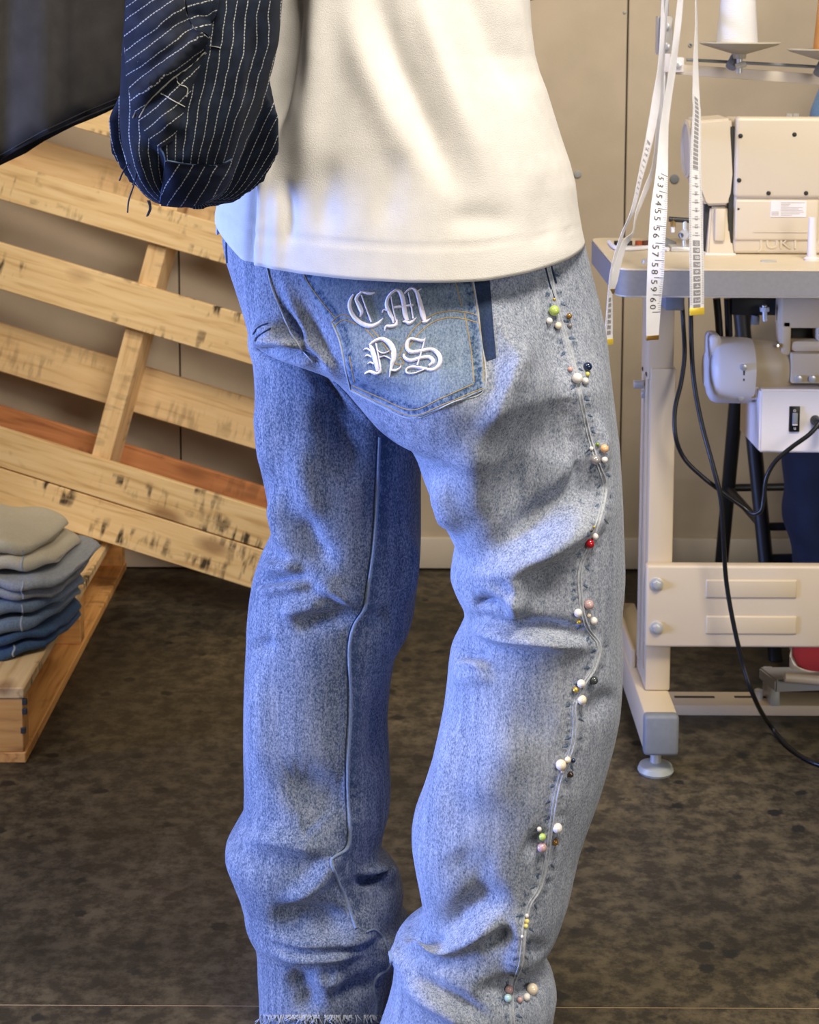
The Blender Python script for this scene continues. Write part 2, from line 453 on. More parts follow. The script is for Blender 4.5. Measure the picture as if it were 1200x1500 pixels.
def wood(name, light, mid, dark, stain=0.5, saw=0.3):
    """board wood: grain along local X, knots and rub marks"""
    m = bpy.data.materials.new(name); m.use_nodes = True
    nt = m.node_tree; N = nt.nodes; L = nt.links; b = N['Principled BSDF']
    b.inputs['Roughness'].default_value = 0.75; b.inputs['Specular IOR Level'].default_value = 0.25
    tc = N.new('ShaderNodeTexCoord'); oi = N.new('ShaderNodeObjectInfo')
    off = N.new('ShaderNodeVectorMath'); off.operation = 'MULTIPLY_ADD'
    cmb = N.new('ShaderNodeCombineXYZ'); 
    for i in range(3): L.new(oi.outputs['Random'], cmb.inputs[i])
    off.inputs[1].default_value = (37, 53, 71); L.new(cmb.outputs[0], off.inputs[0]); L.new(tc.outputs['Object'], off.inputs[2])
    def noise(scale, st, detail=4, dist=0.0):
        mp = N.new('ShaderNodeMapping'); mp.inputs['Scale'].default_value = st; L.new(off.outputs[0], mp.inputs[0])
        n = N.new('ShaderNodeTexNoise'); n.inputs['Scale'].default_value = scale; n.inputs['Detail'].default_value = detail; n.inputs['Distortion'].default_value = dist
        L.new(mp.outputs[0], n.inputs['Vector']); return n.outputs[0]
    g = noise(6, (1, 14, 14), 6, 0.6)
    r = N.new('ShaderNodeValToRGB'); e = r.color_ramp.elements
    e[0].position = 0.30; e[0].color = (*dark, 1); e[1].position = 0.66; e[1].color = (*light, 1)
    q = r.color_ramp.elements.new(0.45); q.color = (*mid, 1)
    L.new(g, r.inputs[0])
    st = noise(5.5, (1, 2.4, 2.4), 5)
    rs = N.new('ShaderNodeValToRGB'); rs.color_ramp.elements[0].position = 0.53; rs.color_ramp.elements[1].position = 0.61
    L.new(st, rs.inputs[0])
    sw = noise(15, (4.5, 1.0, 1.0), 3)
    rw = N.new('ShaderNodeValToRGB'); rw.color_ramp.elements[0].position = 0.48; rw.color_ramp.elements[1].position = 0.60
    L.new(sw, rw.inputs[0])
    ml = N.new('ShaderNodeMath'); ml.operation = 'MULTIPLY'; L.new(rs.outputs[0], ml.inputs[0]); L.new(rw.outputs[0], ml.inputs[1])
    m2 = N.new('ShaderNodeMath'); m2.operation = 'MULTIPLY'; L.new(ml.outputs[0], m2.inputs[0]); m2.inputs[1].default_value = stain
    mx = N.new('ShaderNodeMix'); mx.data_type = 'RGBA'; L.new(m2.outputs[0], mx.inputs[0]); L.new(r.outputs[0], mx.inputs[6]); mx.inputs[7].default_value = (0.045, 0.03, 0.02, 1)
    # a few round brown knots
    vm = N.new('ShaderNodeMapping'); vm.inputs['Scale'].default_value = (3.2, 7.5, 7.5); L.new(off.outputs[0], vm.inputs[0])
    vo = N.new('ShaderNodeTexVoronoi'); vo.inputs['Scale'].default_value = 1.0; L.new(vm.outputs[0], vo.inputs['Vector'])
    rk = N.new('ShaderNodeValToRGB'); rk.color_ramp.elements[0].position = 0.07; rk.color_ramp.elements[0].color = (1, 1, 1, 1); rk.color_ramp.elements[1].position = 0.16; rk.color_ramp.elements[1].color = (0, 0, 0, 1)
    L.new(vo.outputs['Distance'], rk.inputs[0])
    mk = N.new('ShaderNodeMath'); mk.operation = 'MULTIPLY'; L.new(rk.outputs[0], mk.inputs[0]); mk.inputs[1].default_value = 0.65
    mx2 = N.new('ShaderNodeMix'); mx2.data_type = 'RGBA'; L.new(mk.outputs[0], mx2.inputs[0]); L.new(mx.outputs[2], mx2.inputs[6]); mx2.inputs[7].default_value = (0.20, 0.075, 0.03, 1)
    hv = N.new('ShaderNodeHueSaturation'); L.new(mx2.outputs[2], hv.inputs['Color'])
    rv = N.new('ShaderNodeMapRange'); L.new(oi.outputs['Random'], rv.inputs[0]); rv.inputs[3].default_value = 0.86; rv.inputs[4].default_value = 1.08; L.new(rv.outputs[0], hv.inputs['Value'])
    L.new(hv.outputs[0], b.inputs['Base Color'])
    bp = N.new('ShaderNodeBump'); bp.inputs['Strength'].default_value = 0.3; bp.inputs['Distance'].default_value = 0.002
    L.new(sw, bp.inputs['Height']); L.new(bp.outputs[0], b.inputs['Normal'])
    return m
def concrete():
    m = bpy.data.materials.new('dark_concrete'); m.use_nodes = True
    nt = m.node_tree; N = nt.nodes; L = nt.links; b = N['Principled BSDF']
    b.inputs['Specular IOR Level'].default_value = 0.35
    tc = N.new('ShaderNodeTexCoord')
    def noise(scale, detail=5, rough=0.6):
        n = N.new('ShaderNodeTexNoise'); n.inputs['Scale'].default_value = scale; n.inputs['Detail'].default_value = detail; n.inputs['Roughness'].default_value = rough
        L.new(tc.outputs['Object'], n.inputs['Vector']); return n.outputs[0]
    big = noise(2.2, 4); med = noise(30, 8, 0.72); fine = noise(230, 3)
    r1 = N.new('ShaderNodeValToRGB'); e = r1.color_ramp.elements
    e[0].position = 0.3; e[0].color = (0.024, 0.022, 0.017, 1); e[1].position = 0.72; e[1].color = (0.115, 0.094, 0.060, 1)
    L.new(big, r1.inputs[0])
    r2 = N.new('ShaderNodeValToRGB'); r2.color_ramp.elements[0].position = 0.43; r2.color_ramp.elements[1].position = 0.60
    r2.color_ramp.elements[0].color = (0.42, 0.42, 0.45, 1); r2.color_ramp.elements[1].color = (1.35, 1.3, 1.2, 1)
    L.new(med, r2.inputs[0])
    mu = N.new('ShaderNodeMix'); mu.data_type = 'RGBA'; mu.blend_type = 'MULTIPLY'; mu.inputs[0].default_value = 1.0
    L.new(r1.outputs[0], mu.inputs[6]); L.new(r2.outputs[0], mu.inputs[7])
    vo = N.new('ShaderNodeTexVoronoi'); vo.inputs['Scale'].default_value = 13; L.new(tc.outputs['Object'], vo.inputs['Vector'])
    nz = noise(60, 3)
    ad = N.new('ShaderNodeMath'); ad.operation = 'MULTIPLY_ADD'; L.new(nz, ad.inputs[0]); ad.inputs[1].default_value = 0.25; L.new(vo.outputs['Distance'], ad.inputs[2])
    rs = N.new('ShaderNodeValToRGB'); rs.color_ramp.elements[0].position = 0.24; rs.color_ramp.elements[1].position = 0.30
    L.new(ad.outputs[0], rs.inputs[0])
    mx = N.new('ShaderNodeMix'); mx.data_type = 'RGBA'; L.new(rs.outputs[0], mx.inputs[0]); mx.inputs[6].default_value = (0.014, 0.014, 0.013, 1); L.new(mu.outputs[2], mx.inputs[7])
    L.new(mx.outputs[2], b.inputs['Base Color'])
    rr = N.new('ShaderNodeMapRange'); L.new(med, rr.inputs[0]); rr.inputs[3].default_value = 0.38; rr.inputs[4].default_value = 0.62; L.new(rr.outputs[0], b.inputs['Roughness'])
    bp = N.new('ShaderNodeBump'); bp.inputs['Strength'].default_value = 0.15; bp.inputs['Distance'].default_value = 0.002
    L.new(fine, bp.inputs['Height']); L.new(bp.outputs[0], b.inputs['Normal'])
    return m

M_jeans = denim('washed_denim', (0.048, 0.074, 0.128), (0.42, 0.45, 0.525), 0.72, fade_shade_attr=True)
M_pocket = denim('pocket_denim', (0.022, 0.055, 0.125), (0.27, 0.34, 0.44), 0.6, fade_shade_attr=True)
M_indigo = denim('unfaded_denim', (0.004, 0.009, 0.03), (0.035, 0.058, 0.115), 0.4)
M_thread_y = mat('gold_thread', (0.36, 0.23, 0.05), 0.7)
M_thread_w = mat('pale_seam', (0.40, 0.43, 0.47), 0.9, bump=0.5, bump_scale=900)
M_seam = denim('pale_seam_denim', (0.22, 0.25, 0.30), (0.54, 0.56, 0.60), 0.4)
M_embroid = mat('white_embroidery', (0.72, 0.70, 0.80), 0.55, bump=0.6, bump_scale=700, stretch=(1, 1, 0.3))
M_tee = mat('cream_cotton', (0.68, 0.66, 0.63), 0.95, var=0.06, scale=60, bump=0.25, bump_scale=900, spec=0.1)
M_skin = mat('skin', (0.55, 0.36, 0.26), 0.55)
M_hair = mat('dark_hair', (0.03, 0.02, 0.015), 0.6, bump=0.8, bump_scale=300)
M_wall = mat('beige_wall_board', (0.52, 0.435, 0.33), 0.9, var=0.07, scale=16, bump=0.15, bump_scale=260, spec=0.2)
M_base = mat('painted_baseboard', (0.66, 0.585, 0.48), 0.6, var=0.04, scale=20)
M_gap = mat('dark_gap', (0.05, 0.04, 0.03), 0.9)
M_floor = concrete()
M_wood = wood('pale_pallet_wood', (0.82, 0.60, 0.33), (0.75, 0.52, 0.26), (0.58, 0.37, 0.17), 0.97)
M_wood_clean = wood('clean_pallet_wood', (0.80, 0.57, 0.31), (0.75, 0.51, 0.26), (0.60, 0.38, 0.18), 0.3)
M_wood_red = wood('reddish_pallet_wood', (0.48, 0.20, 0.08), (0.40, 0.16, 0.06), (0.28, 0.10, 0.04), 0.3)
M_wood_or = wood('orange_pallet_wood', (0.82, 0.44, 0.15), (0.72, 0.36, 0.11), (0.50, 0.23, 0.07), 0.4)
M_black_tee = mat('black_cotton', (0.050, 0.047, 0.044), 0.95, var=0.25, scale=30, bump=0.2, bump_scale=700, spec=0.15)
M_beige_metal = mat('beige_enamel', (0.60, 0.49, 0.335), 0.42, var=0.03, scale=8)
M_machine = mat('machine_enamel', (0.60, 0.52, 0.40), 0.38, var=0.02, scale=6)
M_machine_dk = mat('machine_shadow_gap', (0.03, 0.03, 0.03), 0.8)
M_white_metal = mat('white_enamel', (0.74, 0.70, 0.70), 0.45, var=0.02)
M_grey_edge = mat('grey_table_edge', (0.24, 0.235, 0.235), 0.65, var=0.08, scale=150)
M_table = mat('table_laminate', (0.72, 0.62, 0.46), 0.45, var=0.04, scale=40)
M_grey_cap = mat('grey_plastic_cap', (0.20, 0.215, 0.235), 0.6, var=0.08, scale=120)
M_foot = mat('pale_grey_plastic', (0.36, 0.38, 0.37), 0.45)
M_steel = mat('zinc_steel', (0.62, 0.63, 0.64), 0.34, 0.55)
M_brass = mat('brass', (0.75, 0.52, 0.20), 0.3, 1.0)
M_black = mat('black_rubber', (0.008, 0.008, 0.009), 0.35, spec=0.35)
M_blackmetal = mat('black_steel', (0.014, 0.015, 0.017), 0.45)
M_tape = mat('white_tape', (0.76, 0.76, 0.80), 0.5, var=0.04, scale=60)
M_tape_grey = mat('grey_tape_print', (0.27, 0.26, 0.28), 0.6)
M_ink = mat('black_ink', (0.035, 0.035, 0.04), 0.7)
M_yellowtip = mat('yellow_tip', (0.80, 0.58, 0.06), 0.35, 0.3)
M_goldtip = mat('brown_gold_tip', (0.33, 0.19, 0.04), 0.35, 0.6)
M_whitethread = mat('white_thread', (0.80, 0.80, 0.83), 0.85, bump=0.6, bump_scale=500, stretch=(0.2, 0.2, 3))
M_orangethread = mat('orange_thread', (0.75, 0.36, 0.12), 0.85, bump=0.6, bump_scale=500, stretch=(0.2, 0.2, 3))
M_navy = mat('navy_trousers', (0.008, 0.014, 0.034), 0.9, var=0.3, scale=25, bump=0.2, bump_scale=500)
M_redshoe = mat('red_suede', (0.20, 0.006, 0.016), 0.85)
M_sole = mat('white_sole', (0.70, 0.66, 0.60), 0.6)
M_pedal = mat('grey_pedal', (0.30, 0.30, 0.31), 0.5)
M_blue_sleeve = denim('blue_sleeve_denim', (0.03, 0.09, 0.17), (0.22, 0.35, 0.46), 0.5)

# ------------------------------------------------------------------ the setting
WALL_Y = 3.655
def structure(o): o['kind'] = 'structure'; return o
floor = structure(thing('floor', 'dark mottled concrete floor with thin sawn joints', 'floor'))
j1, j2 = PZ(450, 894, 0).y, PZ(1000, 1476, 0).y
part(bm_obj('joint_filler', box_bm((-3.5, -2.5, -0.05), (3.5, 4.0, -0.0008)), mat('joint_filler', (0.30, 0.22, 0.13), 0.8)), floor)
for a, b in ((-2.5, j2 - 0.0015), (j2 + 0.0015, j1 - 0.0012), (j1 + 0.0012, 4.0)):
    for x0, x1 in ((-3.5, -1.9), (-1.897, 1.72), (1.723, 3.5)):
        part(bm_obj('slab', box_bm((x0, a, -0.03), (x1, b, 0.0)), M_floor), floor)
wall = structure(thing('wall_back', 'beige boarded wall with thin vertical joints', 'wall', (0, WALL_Y, 0)))
part(bm_obj('wall_backing', box_bm((-3.5, WALL_Y + 0.012, 0), (3.5, WALL_Y + 0.1, 3.2)), M_gap), wall)
sx1 = P(915.5, 300, WALL_Y).x; sx0 = P(264, 600, WALL_Y).x
pw = sx1 - sx0
edges = [sx0 - 3.6 * pw, sx0 - 3 * pw, sx0 - 2 * pw, sx0 - pw, sx0, sx1, sx1 + pw, sx1 + 2 * pw, sx1 + 2.9 * pw]
for a, b in zip(edges, edges[1:]):
    part(bm_obj('wall_board', box_bm((a + 0.0018, WALL_Y, 0.0), (b - 0.0018, WALL_Y + 0.012, 3.2), 0.0012, 1), M_wall), wall)
for u, v, r in ((988, 262, 0.010), (846, 255, 0.008), (1011, 66, 0.004), (915, 18, 0.003), (1012, 65, 0.004)):
    p = P(u, v, WALL_Y)
    part(bm_obj('screw_head', cyl_bm(p, p + Vector((0, -0.004, 0)), r, n=14, bev=0.001), M_foot if r < 0.009 else M_grey_cap), wall)
bb = structure(bm_obj('baseboard_back', box_bm((-3.5, WALL_Y - 0.014, 0.004), (3.5, WALL_Y, P(640, 788, WALL_Y - 0.014).z), 0.003), M_base))
tag(bb, 'plain painted baseboard along the beige wall', 'baseboard')

# ------------------------------------------------------------------ pallets
def board(parent, name, o, ex, ez, n, x0, x1, z0, z1, d0, d1, m, label=None, wob=0.0):
    """one board: x along its length, z across, d in depth behind the face plane"""
    L, W, T = x1 - x0, z1 - z0, d1 - d0
    bm = box_bm((-L / 2, -T / 2, -W / 2), (L / 2, T / 2, W / 2))
    bmesh.ops.bevel(bm, geom=bm.edges[:], offset=0.0016, segments=1, affect='EDGES')
    me = bpy.data.meshes.new(name); bm.to_mesh(me); bm.free()
    ob = link(name, me, m)
    c = o + ex * ((x0 + x1) / 2) + ez * ((z0 + z1) / 2) - n * ((d0 + d1) / 2)
    R = Matrix((ex, -n, ez)).transposed().to_4x4(); R.translation = c
    ob.parent = parent; ob.matrix_parent_inverse = Matrix.Translation(-Vector(parent.location))
    ob.matrix_basis = R @ Matrix.Rotation(wob, 4, 'Y')
    if label: ob['label'] = label
    return ob
O = PZ(540, 913, 0.008); Bq = PZ(205, 807, 0.129)
exL = (O - Bq).normalized()                       # along the boards, towards the corner on the floor
lean = math.radians(5.5)
ezL = Vector((0, math.sin(lean), math.cos(lean))); ezL = (ezL - exL * ezL.dot(exL)).normalized()
nL = exL.cross(ezL); nL = nL if nL.y < 0 else -nL
def loc_hit(u, v, d):
    h = plane_hit(u, v, O - nL * d, nL) - O; return h.dot(exL), h.dot(ezL)
pal = thing('wooden_pallet', 'pale wooden pallet tilted on its corner and leaning against the wall', 'pallet', O)
DP = 0.115
def zr(vt, vb, d, u=150): return loc_hit(u, vb, d)[1], loc_hit(u, vt, d)[1]
XL, XR = -1.085, 0.0
T = 0.016
for nm, vt, vb, m, wob in (('board', 733, 793, M_wood, 0.0), ('board', 673, 731, M_wood, 0.0), ('board', 400, 469, M_wood, 0.002), ('board', 279, 335, M_wood, -0.002), ('board', 138, 198, M_wood, 0.0)):
    z0, z1 = zr(vt, vb, 0.0)
    board(pal, nm, O, exL, ezL, nL, XL, XR, z0, z1, 0.0, T, m, wob=wob)
z0, z1 = zr(519, 590, DP - T)
board(pal, 'board', O, exL, ezL, nL, XL, XR, z0, z1, DP - T, DP, M_wood_clean)
z0, z1 = zr(641, 700, DP - T)
board(pal, 'board', O, exL, ezL, nL, XL, XR, z0, z1, DP - T, DP, M_wood_red, label='reddish board at the back')
for zc in (0.50, 0.70, 0.93):
    board(pal, 'board', O, exL, ezL, nL, XL, XR, zc - 0.04, zc + 0.04, DP - T, DP, M_wood_clean) if zc > 0.65 else None
sx = loc_hit(177, 560, T)[0]
for xc in (sx, sx + 0.475 if sx + 0.475 < -0.02 else -0.02, XL + 0.02):
    board(pal, 'stringer', O, ezL, exL, nL, 0.035 if xc == sx else 0.003, 0.98, xc - 0.02, xc + 0.02, T, DP - T, M_wood_clean)
TOPZ = 1.0

c0 = PZ(38, 1118, 0.0); x0p = c0.x; y0p = c0.y
pl = thing('wooden_pallet', 'wooden pallet lying flat on the floor under the folded jeans', 'pallet', (x0p - 0.6, y0p + 0.5, 0))
EX, EY, EZ = Vector((1, 0, 0)), Vector((0, 1, 0)), Vector((0, 0, 1))
pcol = [(-0.095, 0), (-0.235, -0.145), (-0.375, -0.285), (-0.515, -0.425), (-0.66, -0.565), (-0.80, -0.705), (-0.94, -0.845), (-1.08, -0.985)]
y1p = y0p + 0.985
for k, (a, b) in enumerate(pcol):
    board(pl, 'deck_board', Vector((x0p, y0p, 0.128)), EY, EX, EZ, 0.0 if k else -0.004, 0.985, a, b, 0.0, 0.018, M_wood)
for yc in (0.019, 0.50, 0.966):
    board(pl, 'stringer', Vector((x0p, y0p + yc, 0)), EX, EZ, -EY, -1.08, -0.003, 0.018, 0.110, -0.019, 0.019, M_wood_or, label='orange-toned stringer')
for a, b in ((-0.10, 0), (-0.59, -0.49), (-1.08, -0.98)):
    board(pl, 'bottom_board', Vector((x0p, y0p, 0.018)), EY, EX, EZ, 0.0, 0.985, a, b, 0.0, 0.018, M_wood_or)
for (u, v) in ((36, 1028), (36, 1042), (34, 1070)):       # nail heads and black rub marks at the corner
    p = P(u, v, y0p)
    part(bm_obj('nail_head', box_bm((p.x - 0.004, y0p - 0.002, p.z - 0.005), (p.x + 0.004, y0p + 0.004, p.z + 0.005), 0.001, 1), M_ink), pl)

# ------------------------------------------------------------------ stack of folded jeans
def folded(name, label, z, h, x0, x1, ya, yb, m, tip, seed, layers=2, group='folded jeans on the pallet', seam_x=None):
    t = thing(name, label, 'jeans', ((x0 + x1) / 2, (ya + yb) / 2, z), group)
    r = random.Random(seed); vs = []; parts_ = []
    lh = h / layers
    for k in range(layers):
        rows = []
        for i in range(33):
            s = i / 32; x = x0 + (x1 + tip[k] - x0) * s; skew = 0.16
            end = min(1.0, (1 - s) * 9) ** 0.5 if s > 0.85 else 1.0
            lift = 0.0
            pts = []
            for q in range(24):
                a = 2 * math.pi * q / 24; ca, sa = math.cos(a), math.sin(a)
                yy = math.copysign(abs(ca) ** 0.4, ca) * (yb - ya) / 2; zz = math.copysign(abs(sa) ** 0.5, sa) * lh * 0.53
                yy *= 1 - 0.45 * (max(0, s - 0.80) / 0.20) ** 2.5
                wob = 0.005 * math.sin(x * 31 + seed * 3 + yy * 9 + k) + 0.003 * math.sin(x * 70 + yy * 60 + seed)
                pts.append(Vector((x + skew * s * (yy + (yb - ya) / 2), (ya + yb) / 2 + yy + wob, z + lh * (k + 0.5) + lift + zz * (0.30 + 0.70 * end) + wob * 0.9)))
            rows.append(pts)
        parts_.append(loft_vf(rows))
    V, F = [], []
    for v, f in parts_:
        o = len(V); V += v; F += [tuple(i + o for i in q) for q in f]
    body = py_obj('body', V, F, m, smooth=1.2); part(body, t)
    me = body.data; bm = bmesh.new(); bm.from_mesh(me); bmesh.ops.recalc_face_normals(bm, faces=bm.faces); bm.to_mesh(me); bm.free()
    b = bvh_of(me)
    if seam_x is not None:
        u0, v0, v1 = seam_x
        o = ribbons('seam', [[(u0 + 1.5 * math.sin(i * 1.3), v0 + (v1 - v0) * i / 7, 1.6) for i in range(8)]], b, 0.0022, M_thread_w, None)
        part(o, t)
    return t
jy0 = PZ(30, 968, 0.128).y
jx0, jx1 = x0p - 0.34, P(62, 950, jy0).x
D_dark = denim('dark_blue_denim', (0.012, 0.035, 0.10), (0.09, 0.16, 0.28), 0.5)
D_mid = denim('mid_blue_denim', (0.06, 0.115, 0.21), (0.28, 0.34, 0.42), 0.5)
D_light = denim('light_blue_denim', (0.18, 0.21, 0.25), (0.48, 0.50, 0.52), 0.5)
D_khaki = denim('khaki_denim', (0.46, 0.41, 0.29), (0.74, 0.69, 0.55), 0.35)
folded('folded_jeans', 'dark blue folded jeans at the bottom of the stack on the pallet', 0.129, 0.041, jx0, jx1 - 0.005, jy0, jy0 + 0.24, D_dark, (0.004, 0.006), 3, seam_x=(20, 945, 970))
folded('folded_jeans', 'mid blue folded jeans second from the bottom of the stack', 0.170, 0.056, jx0, jx1, jy0 + 0.003, jy0 + 0.24, D_mid, (0.0, 0.008), 5, seam_x=(32, 886, 938))
folded('folded_jeans', 'pale grey-blue folded jeans under the khaki pair with an end sticking out', 0.226, 0.044, jx0, jx1 + 0.005, jy0 + 0.002, jy0 + 0.25, D_light, (0.008, 0.028), 8, seam_x=(33, 852, 878))
folded('folded_jeans', 'khaki folded jeans on top of the stack', 0.270, 0.056, jx0, jx1 - 0.01, jy0 + 0.006, jy0 + 0.25, D_khaki, (0.01, -0.012), 12, seam_x=(33, 806, 848))

# ------------------------------------------------------------------ black T-shirt on a rail stand
gy = 2.25
rail_z = 1.95
st = thing('garment_rail', 'black steel garment rail on a single post', 'clothes rail', (-1.25, gy, 0))
bm = cyl_bm((-1.25, gy, 0.02), (-1.25, gy, rail_z), 0.016); part(bm_obj('post', bm, M_blackmetal), st)
part(bm_obj('rail', cyl_bm((-1.6, gy, rail_z), (-0.25, gy, rail_z), 0.014), M_blackmetal), st)
for dx, dy in ((1, 0), (-1, 0), (0, 1), (0, -1)):
    part(bm_obj('foot', box_bm((-1.25 - (0.30 if dx < 0 else 0.012), gy - (0.25 if dy < 0 else 0.012), 0), (-1.25 + (0.30 if dx > 0 else 0.012), gy + (0.25 if dy > 0 else 0.012), 0.022), 0.004), M_blackmetal), st)
bt = thing('black_t_shirt', 'black t-shirt hanging beside the striped sleeve above the pallets', 't-shirt', (-0.50, gy, 1.2))
rows = []
def hem_v(u): return float(np.interp(u, [-260, -100, 0, 60, 120, 185, 250], [360, 285, 239, 205, 177, 150, 118]))
NR = 26
for i in range(NR + 1):
    s = i / NR; pts = []
    for q in range(64):
        a = 2 * math.pi * q / 64; ca, sa = math.cos(a), math.sin(a)
        u = 10 + 232 * math.copysign(abs(ca) ** 0.8, ca)
        v = -640 + (hem_v(u) + 640) * s
        if s < 0.12: u = 10 + (u - 10) * (0.25 + 0.75 * (s / 0.12) ** 0.6)
        fold = 0.018 * math.sin(u * 0.045 + 1.0) * min(1, s * 2) + 0.010 * math.sin(u * 0.11)
        p = P(u, v, gy); p.y += math.copysign(abs(sa) ** 0.8, sa) * (0.02 + 0.07 * s) + fold
        pts.append(p)
    rows.append(pts)
v, f = loft_vf(rows, cap=False)
f.append(tuple(range(64)))
bs = py_obj('shirt_body', v, f, M_black_tee, smooth='all')
sm = bs.modifiers.new('thick', 'SOLIDIFY'); sm.thickness = 0.003; sm.offset = -1
part(bs, bt)
bbv = bvh_of(bs.data)
hl = ribbons('hem_stitch', [[(u, hem_v(u) - 11, 1.5) for u in range(-60, 226, 12)], [(u, hem_v(u) - 2, 3.0) for u in range(-60, 226, 12)]], bbv, 0.0016, mat('black_thread', (0.012, 0.012, 0.013), 0.9), None)
part(hl, bt)
hk = [Vector((-0.53, gy, z)) for z in (1.58, 1.7, 1.88)] + [Vector((-0.53, gy - 0.005, 1.935)), Vector((-0.53, gy - 0.022, 1.962)), Vector((-0.53, gy, 1.972)), Vector((-0.53, gy + 0.022, 1.955))]
part(tube_obj('hanger_hook', hk, 0.003, M_steel), bt)

# ------------------------------------------------------------------ sewing table
TF = 2.52
TZ = P(905, 394, TF).z
tx0 = P(903, 394, TF).x; TB = PZ(862, 348, TZ).y; tx1 = tx0 + 1.12
def slab_prism(x0, x1, y0, y1, z0, z1, r, n=6, bev=0.0):
    bm = bmesh.new(); pts = []
    for cx, cy, a0 in ((x0 + r, y0 + r, 180), (x1 - r, y0 + r, 270), (x1 - r, y1 - r, 0), (x0 + r, y1 - r, 90)):
        for k in range(n + 1):
            a = math.radians(a0 + 90 * k / n); pts.append((cx + r * math.cos(a), cy + r * math.sin(a)))
    lo = [bm.verts.new((x, y, z0)) for x, y in pts]; hi = [bm.verts.new((x, y, z1)) for x, y in pts]
    bm.faces.new(lo[::-1]); bm.faces.new(hi)
    for k in range(len(pts)):
        k2 = (k + 1) % len(pts); bm.faces.new((lo[k], lo[k2], hi[k2], hi[k]))
    if bev:
        bmesh.ops.recalc_face_normals(bm, faces=bm.faces)
        ed = [e for e in bm.edges if abs(e.verts[0].co.z - e.verts[1].co.z) < 1e-7]
        bmesh.ops.bevel(bm, geom=ed, offset=bev, segments=2, affect='EDGES')
    return bm
ZB = P(930, 436, TF).z
tab = thing('sewing_table', 'industrial sewing table with beige top, grey edge and beige steel legs', 'table', (tx0 + 0.56, 2.75, 0))
part(bm_obj('tabletop', slab_prism(tx0 + 0.001, tx1 - 0.001, TF + 0.001, TB - 0.001, TZ - 0.003, TZ, 0.024, bev=0.001), M_table), tab)
part(bm_obj('table_edge', slab_prism(tx0, tx1, TF, TB, ZB + 0.003, TZ - 0.003, 0.025), M_grey_edge), tab)
part(bm_obj('table_underside', slab_prism(tx0 + 0.003, tx1 - 0.003, TF + 0.003, TB - 0.003, ZB, ZB + 0.003, 0.024), M_table), tab)
LY = 2.70
def table_frame(xo, mirror=False):
    lx0 = P(951, 700, LY).x + xo; lx1 = P(988, 700, LY).x + xo
    rz0 = P(960, 1105, 2.605).z; rz1 = P(960, 1046, 2.605).z
    zmid = P(960, 540, LY).z
    part(bm_obj('leg', box_bm((lx0, LY, rz1), (lx1, LY + 0.105, zmid), 0.003), M_beige_metal), tab)
    part(bm_obj('inner_leg', box_bm((lx0 - 0.004, LY + 0.006, zmid - 0.02), (lx1 - 0.004, LY + 0.085, ZB), 0.002), M_beige_metal), tab)
    for k in range(2):
        part(bm_obj('leg_rib', box_bm((lx0 - 0.004, LY + 0.016 + 0.045 * k, rz1 + 0.03), (lx0 + 0.002, LY + 0.036 + 0.045 * k, zmid - 0.01), 0.0015), M_beige_metal), tab)
    rx0 = P(943, 1075, 2.605).x + xo; rx1 = P(994, 1075, 2.605).x + xo
    part(bm_obj('foot_runner', box_bm((rx0 + 0.001, 2.606, rz0 + 0.001), (rx1 - 0.001, 3.13, rz1 - 0.001), 0.004), M_beige_metal), tab)
    part(bm_obj('end_cap', box_bm((rx0, 2.597, rz0), (rx1, 2.618, rz1), 0.006, 3), M_grey_cap), tab)
    for fy in (2.635, 3.07):
        xc = (rx0 + rx1) / 2 - 0.003
        part(bm_obj('foot_stem', cyl_bm((xc, fy, 0.012), (xc, fy, rz0 + 0.004), 0.009), M_steel), tab)
        part(bm_obj('levelling_foot', lathe_bm([(0.0, 0.0), (0.027, 0.0), (0.029, 0.004), (0.026, 0.012), (0.012, 0.017), (0, 0.017)], (xc, fy, 0.0)), M_foot), tab)
    bz = P(922, 893, 3.0).z
    part(bm_obj('side_brace', box_bm((rx0 + 0.004, LY + 0.10, P(922, 968, 3.0).z), (rx0 + 0.012, 3.12, bz), 0.002), M_beige_metal), tab)
    part(bm_obj('rear_post', box_bm((rx0 + 0.002, 3.09, rz1 - 0.005), (rx0 + 0.03, 3.125, bz), 0.002), M_beige_metal), tab)
table_frame(0); table_frame(0.98)
cz0, cz1 = P(960, 948, LY - 0.02).z, P(960, 828, LY - 0.02).z
cx0 = P(946, 880, LY - 0.02).x
part(bm_obj('cross_beam', box_bm((cx0, LY - 0.022, cz0), (cx0 + 1.04, LY, cz1), 0.005, 3), M_beige_metal), tab)
for v0, v1 in ((850, 876), (903, 929)):       # pressed ribs in the beam
    a, b = P(1034, v1, LY - 0.024), P(1168, v0, LY - 0.024)
    part(bm_obj('pressed_rib', box_bm((a.x, LY - 0.0248, a.z), (b.x, LY - 0.018, b.z), 0.0025, 3), M_beige_metal), tab)
for v in (856, 920):
    p = P(962, v, LY - 0.024)
    part(bm_obj('washer', cyl_bm(p + Vector((0, 0.004, 0)), p + Vector((0, -0.001, 0)), 0.011, n=24, bev=0.0006), M_steel), tab)
    part(bm_obj('bolt', cyl_bm(p, p + Vector((0, -0.006, 0)), 0.0068, n=6, bev=0.0008), M_steel), tab)
for u, v in ((943, 577), (932, 563)):
    p = P(u, v, LY + 0.05); 
    part(bm_obj('bolt', cyl_bm(p + Vector((0.012, 0, 0)), p + Vector((-0.004, 0, 0)), 0.007, n=12, bev=0.001), M_steel), tab)
ry = 2.86
rx = P(985, 1040, ry).x - 0.02
za, zb = P(1000, 1050, ry).z, P(1000, 1033, ry).z
yb = PZ(1000, 1012, zb).y
